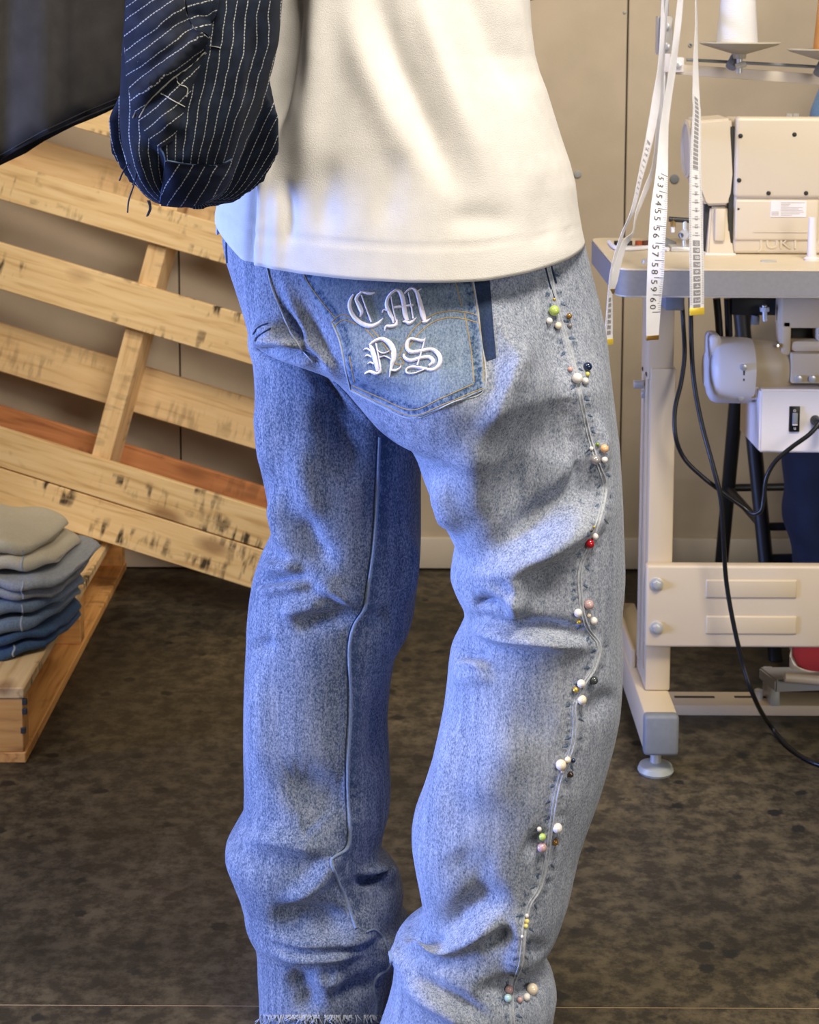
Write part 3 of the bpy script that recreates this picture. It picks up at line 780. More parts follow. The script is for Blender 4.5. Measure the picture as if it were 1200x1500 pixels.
part(bm_obj('lower_rail', box_bm((rx, ry, za), (rx + 0.98, yb, zb), 0.004), M_beige_metal), tab)
for u0, u1 in ((988, 1046), (1076, 1140)):
    a, b = PZ(u0, 1021, zb), PZ(u1, 1019, zb)
    part(bm_obj('slot', box_bm((a.x, a.y - 0.004, zb - 0.001), (b.x, a.y + 0.004, zb + 0.0006)), M_machine_dk), tab)
# underside bracket and grommet
a = P(972, 437, 2.66); b = P(1000, 452, 2.66)
part(bm_obj('corner_bracket', box_bm((a.x, 2.64, b.z), (b.x, 2.72, ZB), 0.003), M_grey_cap), tab)
p = PZ(1126, 383, TZ)
part(bm_obj('grommet', lathe_bm([(0.006, 0), (0.0125, 0), (0.0125, 0.0012), (0.006, 0.0012)], (p.x, p.y, TZ)), M_steel), tab)
p = PZ(946, 385, TZ)
part(bm_obj('top_screw', lathe_bm([(0, 0), (0.0065, 0), (0.0065, 0.004), (0.003, 0.006), (0, 0.006)], (p.x, p.y, TZ)), M_steel), tab)
# treadle
td = tab
pz = zb
def pq(u, v, Y): return P(u, v, Y)
pv = [pq(1112, 977, 2.93), pq(1290, 977, 2.93), pq(1290, 990, 2.80), pq(1136, 996, 2.80)]
bm = bmesh.new(); vt = [bm.verts.new(q) for q in pv]; vb = [bm.verts.new(q - Vector((0, 0, 0.022))) for q in pv]
bm.faces.new(vt); bm.faces.new(vb[::-1])
for k in range(4): bm.faces.new((vt[k], vb[k], vb[(k + 1) % 4], vt[(k + 1) % 4]))
bmesh.ops.recalc_face_normals(bm, faces=bm.faces); bmesh.ops.bevel(bm, geom=bm.edges[:], offset=0.003, segments=2, affect='EDGES')
part(bm_obj('treadle_plate', bm, M_pedal), td, 'grey treadle plate')
p = P(1128, 1013, 2.90)
part(bm_obj('treadle_bracket', box_bm((p.x - 0.007, 2.86, zb - 0.002), (p.x + 0.009, 2.93, P(1128, 985, 2.9).z), 0.002), M_steel), td)
part(bm_obj('treadle_bolt', cyl_bm((p.x - 0.022, 2.89, zb), (p.x - 0.022, 2.89, zb + 0.016), 0.008, n=6), M_steel), td)
pa, pb = P(1150, 992, 2.79), P(1290, 1004, 2.79)
part(bm_obj('treadle_lip', cyl_bm(pa, pb, 0.008), M_beige_metal), td)

# ------------------------------------------------------------------ sewing machine
MY = PZ(1120, 373, TZ).y
def mx(u, v=300, Y=None): return P(u, v, MY if Y is None else Y).x
def mz(v, u=1100, Y=None): return P(u, v, MY if Y is None else Y).z
mc = thing('sewing_machine', 'beige industrial sewing machine on the table, seen from behind', 'sewing machine', (mx(1150), MY + 0.06, TZ))
mright = mx(1200) + 0.16
part(bm_obj('arm_body', box_bm((mx(1076), MY, TZ + 0.001), (mright, MY + 0.11, mz(176)), 0.006, 3), M_machine), mc)
part(bm_obj('rear_cover', box_bm((mx(1075), MY - 0.006, mz(290)), (mright, MY + 0.02, mz(171)), 0.007, 4), M_machine), mc)
part(bm_obj('lower_cover', box_bm((mx(1077), MY - 0.004, mz(352)), (mx(1200), MY + 0.01, mz(292)), 0.004, 3), M_machine), mc)
part(bm_obj('cover_ridge', box_bm((mx(1104), MY - 0.0055, mz(339.5)), (mx(1182), MY, mz(338.3))), M_machine), mc)
for u, v, r in ((1085, 199, 3.3), (1164, 197, 3.3), (1083, 264, 3.3), (1126, 283, 3.3), (1181, 283, 3.3), (1082, 306, 1.6)):
    y = MY - (0.006 if v < 290 else 0.004)
    p = P(u, v, y); rr = r * p.y / FPX
    part(bm_obj('cover_screw', cyl_bm(p + Vector((0, 0.003, 0)), p + Vector((0, -0.0012, 0)), rr, n=16, bev=0.0004), M_blackmetal), mc)
hm = []
bm = bmesh.new()
prof = [(1072, 173), (1060, 174), (1020, 177), (1014, 186), (1013, 215), (1019, 262), (1031, 297), (1036, 302), (1068, 301), (1074, 284), (1077, 255), (1074, 200)]
fr = [bm.verts.new(P(u, v, MY + 0.004)) for u, v in prof]; bk = [bm.verts.new(P(u, v, MY + 0.004) + Vector((0, 0.10, 0))) for u, v in prof]
bm.faces.new(fr); bm.faces.new(bk[::-1])
for k in range(len(prof)): bm.faces.new((fr[k], fr[(k + 1) % len(prof)], bk[(k + 1) % len(prof)], bk[k]))
bmesh.ops.recalc_face_normals(bm, faces=bm.faces); bmesh.ops.bevel(bm, geom=bm.edges[:], offset=0.004, segments=2, affect='EDGES')
part(bm_obj('belt_guard', bm, M_machine), mc)
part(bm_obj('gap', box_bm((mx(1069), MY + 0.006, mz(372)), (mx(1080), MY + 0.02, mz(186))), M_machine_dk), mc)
yc = MY + 0.05
p = P(1006, 219, yc)
rw = 42 * yc / FPX
part(bm_obj('handwheel', lathe_bm([(0, 0), (rw * 0.55, 0), (rw * 0.82, 0.003), (rw * 0.9, -0.003), (rw, 0.0), (rw, 0.012), (rw * 0.8, 0.018), (rw * 0.3, 0.020), (rw * 0.3, 0.03), (0, 0.03)], p, (1, 0, 0), n=40), M_machine), mc)
bm = bmesh.new()      # tapered column below the guard
prof = [(1041, 303), (1066, 303), (1076, 374), (1036, 374)]
fr = [bm.verts.new(P(u, v, MY + (0.0 if v > 350 else 0.012))) for u, v in prof]; bk = [bm.verts.new(q.co + Vector((0, 0.08, 0))) for q in fr]
bm.faces.new(fr); bm.faces.new(bk[::-1])
for k in range(4): bm.faces.new((fr[k], fr[(k + 1) % 4], bk[(k + 1) % 4], bk[k]))
bmesh.ops.recalc_face_normals(bm, faces=bm.faces); bmesh.ops.bevel(bm, geom=bm.edges[:], offset=0.003, segments=2, affect='EDGES')
part(bm_obj('column', bm, M_machine), mc)
part(bm_obj('column_panel', box_bm((mx(1048), MY - 0.003, mz(353)), (mx(1063), MY + 0.012, mz(306)), 0.002), M_machine), mc)
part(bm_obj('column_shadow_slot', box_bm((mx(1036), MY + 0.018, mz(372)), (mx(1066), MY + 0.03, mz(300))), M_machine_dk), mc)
part(bm_obj('column_foot', box_bm((mx(1033), MY - 0.008, TZ), (mx(1079), MY + 0.07, mz(371)), 0.003), M_white_metal), mc)
lp0, lp1 = P(1129, 318, MY - 0.0045), P(1182, 294, MY - 0.0045)
part(bm_obj('rating_label', box_bm((lp0.x, MY - 0.0052, lp0.z), (lp1.x, MY - 0.003, lp1.z), 0.0004, 1), M_white_metal), mc)
bm = bmesh.new()
for i in range(9):
    v = 296.5 + i * 2.3; a = P(1144 if i else 1144, v, MY - 0.0054); b = P((1179, 1158, 1156, 1176, 1170, 1176, 1178, 1172, 1160)[i], v + 0.9, MY - 0.0054)
    box_bm((a.x, MY - 0.0056, b.z), (b.x, MY - 0.0050, a.z), bm=bm)
for i in range(3):
    a = P(1130.5, 310 + i * 2.2, MY - 0.0054); b = P(1141, 311 + i * 2.2, MY - 0.0054)
    box_bm((a.x, MY - 0.0056, b.z), (b.x, MY - 0.0050, a.z), bm=bm)
part(bm_obj('label_print', bm, mat('grey_print', (0.42, 0.38, 0.33), 0.7)), mc)
for s, u in (('J', 1115), ('U', 1131), ('K', 1150), ('I', 1165)):
    me = text_mesh(s, 0.0245, 0.0012); me.transform(Matrix.Rotation(math.pi / 2, 4, 'X')); me.transform(Matrix.Scale(1.25, 4, (1, 0, 0)))
    me.transform(Matrix.Translation(P(u, 354, MY - 0.0008) if False else Vector((P(u, 354, MY).x, MY - 0.0008, P(u, 357, MY).z))))
    o = link('raised_letter', me, M_machine); part(o, mc)
for u in (1156, 1166):
    p = P(u, 170, MY + 0.03); part(bm_obj('top_nut', cyl_bm(p - Vector((0, 0, 0.008)), p + Vector((0, 0, 0.004)), 0.005, n=6), M_steel), mc)
# bobbin winder beside the handwheel
bw = thing('bobbin_winder', 'small steel and brass bobbin winder on the tabletop', 'bobbin winder', PZ(990, 366, TZ))
yb_ = PZ(995, 368, TZ).y
part(bm_obj('winder_base', box_bm((P(982, 366, yb_).x, yb_ - 0.01, TZ), (P(1016, 366, yb_).x, yb_ + 0.03, TZ + 0.008), 0.002), M_steel), bw)
part(bm_obj('winder_post', cyl_bm((P(1003, 360, yb_).x, yb_, TZ + 0.007), (P(1003, 360, yb_).x, yb_, P(1003, 322, yb_).z), 0.004), M_steel), bw)
part(bm_obj('winder_arm', cyl_bm(P(980, 321, yb_), P(1012, 323, yb_), 0.0042), M_blackmetal), bw)
part(bm_obj('brass_nut', cyl_bm(P(986, 322, yb_) + Vector((0, 0, 0.003)), P(986, 332, yb_), 0.0042, n=8), M_brass), bw)
part(bm_obj('thumb_screw', cyl_bm(P(986, 331, yb_), P(986, 340, yb_), 0.003), M_whitethread), bw)
part(bm_obj('tension_disc', lathe_bm([(0, 0), (0.009, 0.001), (0.007, 0.004), (0, 0.004)], P(1003, 344, yb_ - 0.006), (-0.3, -1, 0.2)), M_steel), bw)
part(bm_obj('tension_knob', cyl_bm(P(997, 345, yb_ - 0.008), P(1003, 344, yb_), 0.0045), M_blackmetal), bw)
# little things along the back edge of the table
for u, c, nm, lab in ((905, M_blackmetal, 'bobbin', 'black metal bobbin at the far edge of the tabletop'), (912, M_steel, 'bobbin', 'bare steel bobbin beside the black one'), (921, M_ink, 'bobbin', 'charcoal thread bobbin in the row at the far table edge'), (936, mat('rust_thread', (0.35, 0.07, 0.02), 0.8), 'bobbin', 'rust red thread bobbin in the row at the far table edge'), (946, mat('brown_thread', (0.10, 0.035, 0.02), 0.8), 'bobbin', 'dark brown thread bobbin in the row behind the tape')):
    p = PZ(u, 360, TZ)
    t = thing(nm, lab, 'bobbin', (p.x, p.y, TZ), 'bobbins along the back of the table')
    part(bm_obj('flange', lathe_bm([(0, 0), (0.0075, 0), (0.0075, 0.0012), (0, 0.0012)], (p.x, p.y, TZ), n=14), M_steel), t)
    part(bm_obj('winding', cyl_bm((p.x, p.y, TZ + 0.001), (p.x, p.y, TZ + 0.008), 0.0062, n=14), c), t)
pts = [PZ(u, v, TZ) + Vector((0, 0, 0.004)) for u, v in ((893, 358), (903, 367), (925, 368), (955, 366), (979, 369))]
o = tube_obj('white_string', pts, 0.0035, M_tape); tag(o, 'short white cord lying across the tabletop behind the tapes', 'string')
wp = PZ(1189, 381, TZ)
ps = thing('white_peg', 'white upright peg on a round foot at the table front', 'peg', (wp.x, wp.y, TZ))
part(bm_obj('shaft', cyl_bm((wp.x, wp.y, TZ + 0.003), (wp.x, wp.y, P(1189, 318, wp.y).z), 0.0076, 0.0058), M_white_metal), ps)
part(bm_obj('round_foot', lathe_bm([(0, 0), (0.012, 0), (0.012, 0.003), (0.008, 0.006), (0, 0.006)], (wp.x, wp.y, TZ)), M_white_metal), ps)

# ------------------------------------------------------------------ motor, control box, cables
GY = 2.72
k = GY / FPX
mt_ = thing('sewing_motor', 'pale motor with a domed cover under the sewing table', 'motor', (P(1100, 540, GY).x, GY, P(1100, 540, GY).z))
p = P(1031, 541, GY)
prof = [(0, 0), (24 * k, 0.001), (26 * k, 0.003), (37 * k, 0.006), (46 * k, 0.012), (49.5 * k, 0.020), (49 * k, 60 * k), (47.5 * k, 69 * k), (0, 69 * k)]
part(bm_obj('motor_cover', lathe_bm(prof, p, (1, 0, -0.02), n=40), M_white_metal), mt_)
a, b = P(1034, 510, GY), P(1053, 486, GY)
part(bm_obj('cover_flange', box_bm((a.x, GY - 0.03, a.z - 0.02), (b.x, GY + 0.02, b.z), 0.008, 3), M_white_metal), mt_)
p = P(1085, 536, GY)
part(bm_obj('motor_body', lathe_bm([(0, 0), (38 * k, 0), (40 * k, 0.01), (39 * k, 50 * k), (34 * k, 66 * k), (20 * k, 80 * k), (20 * k, 180 * k), (0, 180 * k)], p, (1, 0, -0.03), n=36), M_beige_metal), mt_)
ysl = GY - 48 * k
for u, v, w, h, m in ((1090, 546, 1.2, 12, M_ink),):
    q = P(u, v, ysl); part(bm_obj('adjusting_slot', box_bm((q.x - w * k, ysl - 0.001, q.z - h * k), (q.x + w * k, ysl + 0.006, q.z + h * k)), m), mt_)
for u, v in ((1089.5, 538), (1085, 582)):
    q = P(u, v, ysl if v < 560 else GY - 33 * k); part(bm_obj('cover_screw', cyl_bm(q + Vector((0, 0.004, 0)), q + Vector((0, -0.004, 0)), 0.0052, n=16, bev=0.001), M_steel), mt_)
# hanging bracket with a window
yb2 = GY - 0.03
def bracket_box(u0, v0, u1, v1, nm='bracket', m=None, d=0.05, bev=0.003, y=None):
    y = yb2 if y is None else y
    a, b = P(u0, v1, y), P(u1, v0, y)
    return part(bm_obj(nm, box_bm((a.x, y, a.z), (b.x, y + d, min(b.z, ZB) if v0 < 445 else b.z), bev), m or M_beige_metal), mt_)
bracket_box(1145, 437, 1240, 481); bracket_box(1145, 470, 1160, 521); bracket_box(1198, 470, 1240, 500); bracket_box(1158, 499, 1240, 517, 'bracket_roll', bev=0.008, d=0.03)
bracket_box(1159, 478, 1199, 500, 'bracket_recess', M_machine_dk, d=0.004, y=yb2 + 0.035)
bracket_box(1159, 518, 1235, 562, 'clamp_plate', d=0.025, y=yb2 - 0.012)
for u, v in ((1170, 555), (1190, 555)):
    q = P(u, v, yb2 - 0.013); part(bm_obj('clamp_bolt', cyl_bm(q + Vector((0, 0.002, 0)), q + Vector((0, -0.004, 0)), 0.0058, n=18, bev=0.0012), M_steel), mt_)
q = P(1144, 507, yb2); part(bm_obj('brass_screw', cyl_bm(q + Vector((0.006, 0.01, 0)), q + Vector((-0.005, 0.0, 0)), 0.004, n=12, bev=0.001), M_brass), mt_)
bracket_box(1072, 437, 1146, 462, 'belt_clamp', M_blackmetal, d=0.04, y=GY + 0.02)
q = P(1120, 447, GY); part(bm_obj('clamp_stud', cyl_bm(q, P(1121, 470, GY), 0.004), M_steel), mt_)
part(bm_obj('clamp_nut', cyl_bm(P(1120, 450, GY - 0.002), P(1120, 456, GY - 0.002), 0.008, n=6), M_steel), mt_)
part(bm_obj('clamp_foot', cyl_bm(P(1107, 462, GY + 0.02), P(1106, 475, GY + 0.02), 0.007), M_grey_cap), mt_)
for (u0, u1) in ((1050, 1056), (1066, 1069)):
    v_, f_ = tube_vf([P(u0, 437, GY + 0.03), P((u0 + u1) / 2, 470, GY + 0.03), P(u1, 518, GY + 0.03)], 0.0062, n=8)
    part(py_obj('drive_belt', v_, f_, M_black, smooth=0.9), mt_)
cby = 2.665
a, b = P(1112, 663, cby), P(1215, 571, cby)
cb = thing('control_box', 'white control box with a black rocker switch under the sewing table', 'control box', (b.x, cby, a.z))
bm = bmesh.new()
xr = b.x + 0.06; xl = a.x; xi = P(1100, 600, cby + 0.03).x
pr = [(xl, cby), (xr, cby), (xr, cby + 0.14), (xl - 0.004, cby + 0.14)]
lo = [bm.verts.new((x, y, a.z)) for x, y in pr]; hi = [bm.verts.new((x, y, b.z)) for x, y in pr]
bm.faces.new(lo[::-1]); bm.faces.new(hi)
for i in range(4): bm.faces.new((lo[i], lo[(i + 1) % 4], hi[(i + 1) % 4], hi[i]))
bmesh.ops.recalc_face_normals(bm, faces=bm.faces); bmesh.ops.bevel(bm, geom=bm.edges[:], offset=0.003, segments=2, affect='EDGES')
part(bm_obj('casing', bm, M_white_metal), cb)
c1, c2 = P(1155.5, 632, cby), P(1172, 595, cby)
part(bm_obj('switch_plate', box_bm((c1.x, cby - 0.003, c1.z), (c2.x, cby + 0.002, c2.z), 0.001), M_black), cb)
c1, c2 = P(1160, 622, cby), P(1168, 604, cby)
part(bm_obj('switch_button', box_bm((c1.x, cby - 0.007, c1.z), (c2.x, cby, c2.z), 0.001), M_grey_cap), cb)
for s, v in (('o', 601), ('u', 627)):
    me = text_mesh(s, 0.009, 0.0003); me.transform(Matrix.Rotation(math.pi / 2, 4, 'X')); q = P(1164.5, v, cby - 0.0034); me.transform(Matrix.Translation(q))
    part(link('switch_mark', me, M_white_metal), cb)
c1, c2 = P(1160, 621.5, cby), P(1167, 620, cby)
part(bm_obj('switch_line', box_bm((c1.x, cby - 0.0078, c1.z), (c2.x, cby - 0.004, c2.z)), M_white_metal), cb)
q = P(1194, 615, cby)
part(bm_obj('plug', cyl_bm(q + Vector((0, 0.005, 0)), q + Vector((0.004, -0.03, -0.004)), 0.0085, 0.006, n=16, bev=0.001), M_black), cb)
part(bm_obj('mounting_tab', box_bm((P(1099, 590, cby + 0.02).x, cby + 0.02, P(1100, 590, cby).z), (a.x + 0.01, cby + 0.05, b.z), 0.002), M_white_metal), cb)
q = P(1104, 580, cby + 0.018); part(bm_obj('tab_screw', cyl_bm(q + Vector((0, 0.004, 0)), q + Vector((0, -0.002, 0)), 0.0035, n=12), M_brass), cb)

c_a = [P(999, 436, 2.70), P(1001, 470, 2.70), P(1003, 520, 2.68), P(998, 560, 2.67), P(989, 600, 2.66), P(990, 640, 2.65), P(1003, 672, 2.65), P(1030, 699, 2.64), P(1060, 722, 2.64), P(1085, 740, 2.64), P(1102, 752, 2.63), P(1115, 748, 2.62), P(1119, 730, 2.62), P(1123, 700, 2.62), P(1136, 676, 2.62), P(1160, 655, 2.62), P(1185, 637, 2.62), P(1200, 620, 2.625), P(1197, 616, 2.634)]
o = tube_obj('power_cable', c_a, 0.0036, M_black, n=10); tag(o, 'black cable looping from the tabletop underside to the control box', 'cable')
c_b = [P(1012, 436, 2.71), P(1013, 500, 2.69), P(1017, 560, 2.67), P(1028, 620, 2.655), P(1044, 680, 2.632), P(1056, 730, 2.622), P(1060, 790, 2.622), P(1064, 850, 2.63), P(1074, 910, 2.625), P(1088, 970, 2.62)]
fl = [PZ(1128, 1062, 0.02), PZ(1160, 1098, 0.0045), PZ(1200, 1120, 0.0045), PZ(1270, 1135, 0.0045), PZ(1350, 1138, 0.0045)]
c_b += [P(1106, 1024, 2.62)] + fl
o = tube_obj('power_cable', c_b, 0.0038, M_black, n=10); tag(o, 'black cable hanging from the table down onto the floor', 'cable')

# ------------------------------------------------------------------ thread stand
SY = 2.80
ts = thing('thread_stand', 'steel thread stand with clear bracket and cone dishes', 'thread stand', (P(972, 360, SY).x, SY, TZ))
px = P(973, 60, SY).x
part(bm_obj('pole', cyl_bm((px, SY, TZ), (px, SY, 1.66), 0.0065, n=16), M_steel), ts)
part(bm_obj('pole_foot', lathe_bm([(0, 0), (0.028, 0), (0.026, 0.005), (0.010, 0.012), (0, 0.012)], (px, SY, TZ)), M_grey_cap), ts)
def sbox(u0, v0, u1, v1, nm, m, y=SY - 0.012, d=0.026, bev=0.002):
    a, b = P(u0, v1, y), P(u1, v0, y)
    return part(bm_obj(nm, box_bm((a.x, y, a.z), (b.x, y + d, b.z), bev), m), ts)
M_clear = mat('smoky_plastic', (0.52, 0.49, 0.43), 0.25)
sbox(964, 24, 987, 78, 'clamp_block', M_clear); sbox(963, 24, 966, 80, 'clamp_strap', M_steel, y=SY - 0.016); sbox(968, 78, 983, 106, 'lower_collar', M_white_metal)
for v in (38, 68):
    q = P(976, v, SY - 0.013); part(bm_obj('clamp_bolt', cyl_bm(q + Vector((0, 0.003, 0)), q + Vector((0, -0.005, 0)), 0.0062, n=6, bev=0.001), M_steel), ts)
sbox(981, 84, 1003, 106, 'arm_bracket', M_white_metal)
q = P(994, 95, SY - 0.013); part(bm_obj('arm_bolt', cyl_bm(q + Vector((0, 0.003, 0)), q + Vector((0, -0.004, 0)), 0.0055, n=16, bev=0.001), M_steel), ts)
part(bm_obj('cross_bar', cyl_bm(P(1006, 87.5, SY), P(1290, 103, SY), 0.0028, n=10), M_grey_cap), ts)
a, b = P(984, 97, SY + 0.008), P(1290, 119, SY + 0.008)
bm = box_bm((0, -0.004, -0.0085), ((b - a).length, 0.004, 0.0085), 0.001); d = (b - a).normalized()
bmesh.ops.transform(bm, matrix=Matrix.Translation(P(984, 101, SY + 0.008)) @ Matrix.Rotation(-math.atan2(d.z, d.x), 4, 'Y'), verts=bm.verts)
part(bm_obj('cross_plate', bm, M_base), ts)
part(bm_obj('upper_arm', cyl_bm((px, SY, 1.60), (px + 0.45, SY, 1.60), 0.005), M_steel), ts)
DY = 2.76
ks = DY / FPX
M_dish = mat('grey_dish', (0.42, 0.385, 0.31), 0.5)
for u, v in ((1084, 66), (1213, 76)):
    c = P(u, v, DY)
    R = 59 * ks
    part(bm_obj('cone_dish', lathe_bm([(0.0, -20 * ks), (9 * ks, -20 * ks), (10 * ks, -13 * ks), (R * 0.92, 0), (R, 0.003), (R * 0.98, 0.0048), (10 * ks, -10 * ks), (0, -10 * ks)], c, n=48), M_dish), ts)
    part(bm_obj('dish_stem', cyl_bm(c + Vector((0, 0, -0.045)), c + Vector((0, 0, 0.05)), 0.005), M_steel), ts)
    part(bm_obj('wing_nut', cyl_bm(c + Vector((-0.008, -0.012, -0.034)), c + Vector((0.008, -0.012, -0.030)), 0.0045, n=8), M_steel), ts)
    part(bm_obj('hub', cyl_bm(c + Vector((-0.012, 0.01, -0.036)), c + Vector((-0.002, 0.02, -0.020)), 0.009, n=10), M_grey_cap), ts)
for u, v, m, lab in ((1080, 64, M_whitethread, 'big white thread cone standing on the steel dish'), (1222, 72, M_orangethread, 'orange thread cone standing beside the white cone')):
    c = P(u, v, DY); c.z -= 0.004
    t = thing('thread_cone', lab, 'thread cone', c, 'thread cones on the stand')
    part(bm_obj('thread_winding', lathe_bm([(0, 0), (29 * ks, 0), (30 * ks, 0.003), (20 * ks, 0.15), (17 * ks, 0.155), (0, 0.155)], c, n=40), m), t)
    part(bm_obj('cone_tip', lathe_bm([(0, 0), (0.014, 0), (0.009, 0.03), (0, 0.03)], c + Vector((0, 0, 0.152)), n=24), M_foot), t)

# ------------------------------------------------------------------ tape measures
def tape(label, pts, tip_m, numbers=None, block=None, tip=9):
    """pts: (u, v, depth, visible half width px); the rest of the strip's width turns away in depth"""
    W = 0.0122
    pp = [P(u, v, y) for u, v, y, w in pts]; hw = [w * y / FPX for u, v, y, w in pts]
    n = 6; P2 = smooth_path(pp, n); x = np.linspace(0, len(pts) - 1, len(P2)); H2 = np.interp(x, range(len(pts)), hw)
    V, F = [], []
    t = thing('tape_measure', label, 'tape measure', pp[0], 'tape measures on the thread stand')
    halves = []
    for i, (q, h) in enumerate(zip(P2, H2)):
        tg = (P2[min(i + 1, len(P2) - 1)] - P2[max(i - 1, 0)]).normalized()
        side = Vector((1, 0, 0)); side = (side - tg * side.dot(tg)).normalized(); dep = tg.cross(side)
        dep = dep if dep.y > 0 else -dep
        hx = min(h, W); hy = math.sqrt(max(0, W * W - hx * hx)) * 0.6
        hv = side * hx + dep * hy; halves.append((q, tg, hv))
        nn = hv.cross(tg).normalized() * 0.0003
        V += [q - hv + nn, q + hv + nn, q + hv - nn, q - hv - nn]
    for i in range(len(P2) - 1):
        for k in range(4): F.append((i * 4 + k, i * 4 + (k + 1) % 4, i * 4 + 4 + (k + 1) % 4, i * 4 + 4 + k))
    F.append((0, 1, 2, 3)); L4 = (len(P2) - 1) * 4; F.append((L4 + 3, L4 + 2, L4 + 1, L4))
    o = py_obj('strip', V, F, M_tape, smooth=0.7); part(o, t)
    def frame(v_img):
        i = min(range(len(P2)), key=lambda i: abs(proj([P2[i]])[0][1] - v_img))
        i = min(max(i, 1), len(P2) - 2)
        vi = [proj([P2[j]])[0][1] for j in (i - 1, i, i + 1)]
        j = i if v_img > vi[1] else i - 1
        va, vb = proj([P2[j]])[0][1], proj([P2[j + 1]])[0][1]; s = (v_img - va) / (vb - va + 1e-9)
        q = P2[j].lerp(P2[j + 1], s); hv = halves[j][2].lerp(halves[j + 1][2], s); tg = (P2[j + 1] - P2[j]).normalized()
        return q, tg, hv
    bm = bmesh.new()
    def quad(v0, v1, a, b, off=0.0008):
        q0, t0, h0 = frame(v0); q1, t1, h1 = frame(v1)
        nn = Vector((0, -off, 0))
        vs = [bm.verts.new(q0 + h0 * a + nn), bm.verts.new(q0 + h0 * b + nn), bm.verts.new(q1 + h1 * b + nn), bm.verts.new(q1 + h1 * a + nn)]
        bm.faces.new(vs)
    if numbers:
        for s, v in numbers:
            for ch, dv in zip(s, (-5.0, 5.5)):
                q, tg, hv = frame(v + dv); hx = hv.normalized()
                me = text_mesh(ch, 0.0135, 0.0001); me.transform(Matrix.Scale(1.15, 4, (1, 0, 0)))
                nn = hx.cross(tg); nn = nn if nn.y < 0 else -nn
                R = Matrix((tg, hx, nn)).transposed().to_4x4()     # digits read down the tape
                R.translation = q + hv * -0.16 + nn * 0.0008
                me.transform(R); part(link('number', me, M_ink), t)
        v0, v1 = numbers[0][1], numbers[-1][1]
        step = (v1 - v0) / (len(numbers) - 1)
        v = v0 + step / 2 - step
        while v < v1 + step * 0.7:
            for k in range(8):
                w = v + step * k / 8
                if w < v1 + step * 0.62: quad(w, w + (0.9 if k == 0 else 0.45), (-0.15 if k == 0 else (0.5 if k % 4 == 0 else 0.66)), 0.97)
            v += step
    if block:
        for v0, v1, dark, st in block:
            v = v0
            while v < v1:
                if dark: quad(v, v + st * 0.78, -0.5, 0.5)
                else:
                    quad(v, v + 0.7, -0.55, 0.55)
                v += st
        n_ = 1
        for v0, v1, dark, st in reversed(block):
            v = v1 - st
            while v > v0 - 1:
                n_ += 1
                if st > 7:
                    q, tg, hv = frame(v + st * 0.4); hx = hv.normalized()
                    nn = hx.cross(tg); nn = nn if nn.y < 0 else -nn
                    R = Matrix((tg, hx, nn)).transposed().to_4x4(); R.translation = q + nn * 0.0014
                    me = text_mesh(str(n_), 0.0095 if n_ < 10 else 0.0072, 0.0001); me.transform(R)
                    part(link('number', me, M_tape if dark else M_tape_grey), t)
                v -= st
        a, b = block[0][0], block[-1][1]
        v = a
        while v < b:
            quad(v, v + 0.6, 0.72, 0.95); quad(v, v + 0.6, -0.95, -0.72); v += 2.6
    if len(bm.verts): part(bm_obj('print', bm, M_ink if numbers else M_tape_grey), t)
    else: bm.free()
    q, tg, hv = halves[-1]
    hx = hv.normalized(); hl = hv.length * 1.04; nn = Vector((0, -1, 0)); ln = tip * q.y / FPX
    bm = box_bm((-hl, -0.0012, -ln * 0.6), (hl, 0.0012, ln * 0.4), 0.0005)
    up_ = -tg
    R = Matrix((hx, up_.cross(hx), up_)).transposed().to_4x4(); R.translation = q
    bmesh.ops.transform(bm, matrix=R, verts=bm.verts); part(bm_obj('metal_tip', bm, tip_m), t)
    return t
ST = 2.77
tape('white tape measure numbered 54 to 60 hanging longest before the table', [(1004, -75, ST, 3), (999, -20, ST, 4), (994, 30, ST - 0.03, 5), (987, 90, ST - 0.06, 5), (981, 130, ST - 0.1, 5), (974, 180, ST - 0.15, 6), (970, 250, ST - 0.24, 9), (966, 300, ST - 0.28, 12), (962.5, 350, ST - 0.30, 13), (960.5, 400, ST - 0.31, 12.5), (958, 440, ST - 0.31, 11.5), (956, 494, ST - 0.31, 9.5)], M_goldtip,
     numbers=[(str(n), v) for n, v in ((53, 267), (54, 293), (55, 315), (56, 340), (57, 367), (58, 393), (59, 418), (60, 444))], tip=7)
tape('white tape measure with a yellow tip hanging before the handwheel', [(1019, -50, ST, 2), (1020, 10, ST, 2), (1020.5, 40, ST - 0.05, 2), (1019.5, 90, ST - 0.12, 4), (1020, 145, ST - 0.2, 6), (1021, 165, ST - 0.22, 6.5), (1019, 240, ST - 0.27, 8.5), (1019.5, 300, ST - 0.29, 10.5), (1020, 350, ST - 0.30, 10.8), (1021, 400, ST - 0.31, 11), (1021, 455, ST - 0.31, 11)], M_yellowtip,
     block=[(143, 246, True, 6.2), (248, 350, False, 12.0), (352, 446, True, 10.4)], tip=11)
tape('twisted white tape measure swinging towards the jeans with a yellow tip', [(979, -60, ST, 3), (973, 0, ST, 4), (970, 60, ST - 0.03, 4), (966, 105, ST - 0.05, 3), (961, 150, ST - 0.10, 6), (950, 210, ST - 0.18, 5), (938, 260, ST - 0.24, 3), (928, 305, ST - 0.28, 2.5), (915, 335, ST - 0.29, 2), (905, 365, ST - 0.30, 3), (897, 400, ST - 0.31, 4), (894, 430, ST - 0.31, 4), (893, 460, ST - 0.31, 5.5), (891.5, 500, ST - 0.31, 7)], M_yellowtip,
     block=[(207, 300, True, 5.5), (436, 488, True, 8.0)], tip=9)
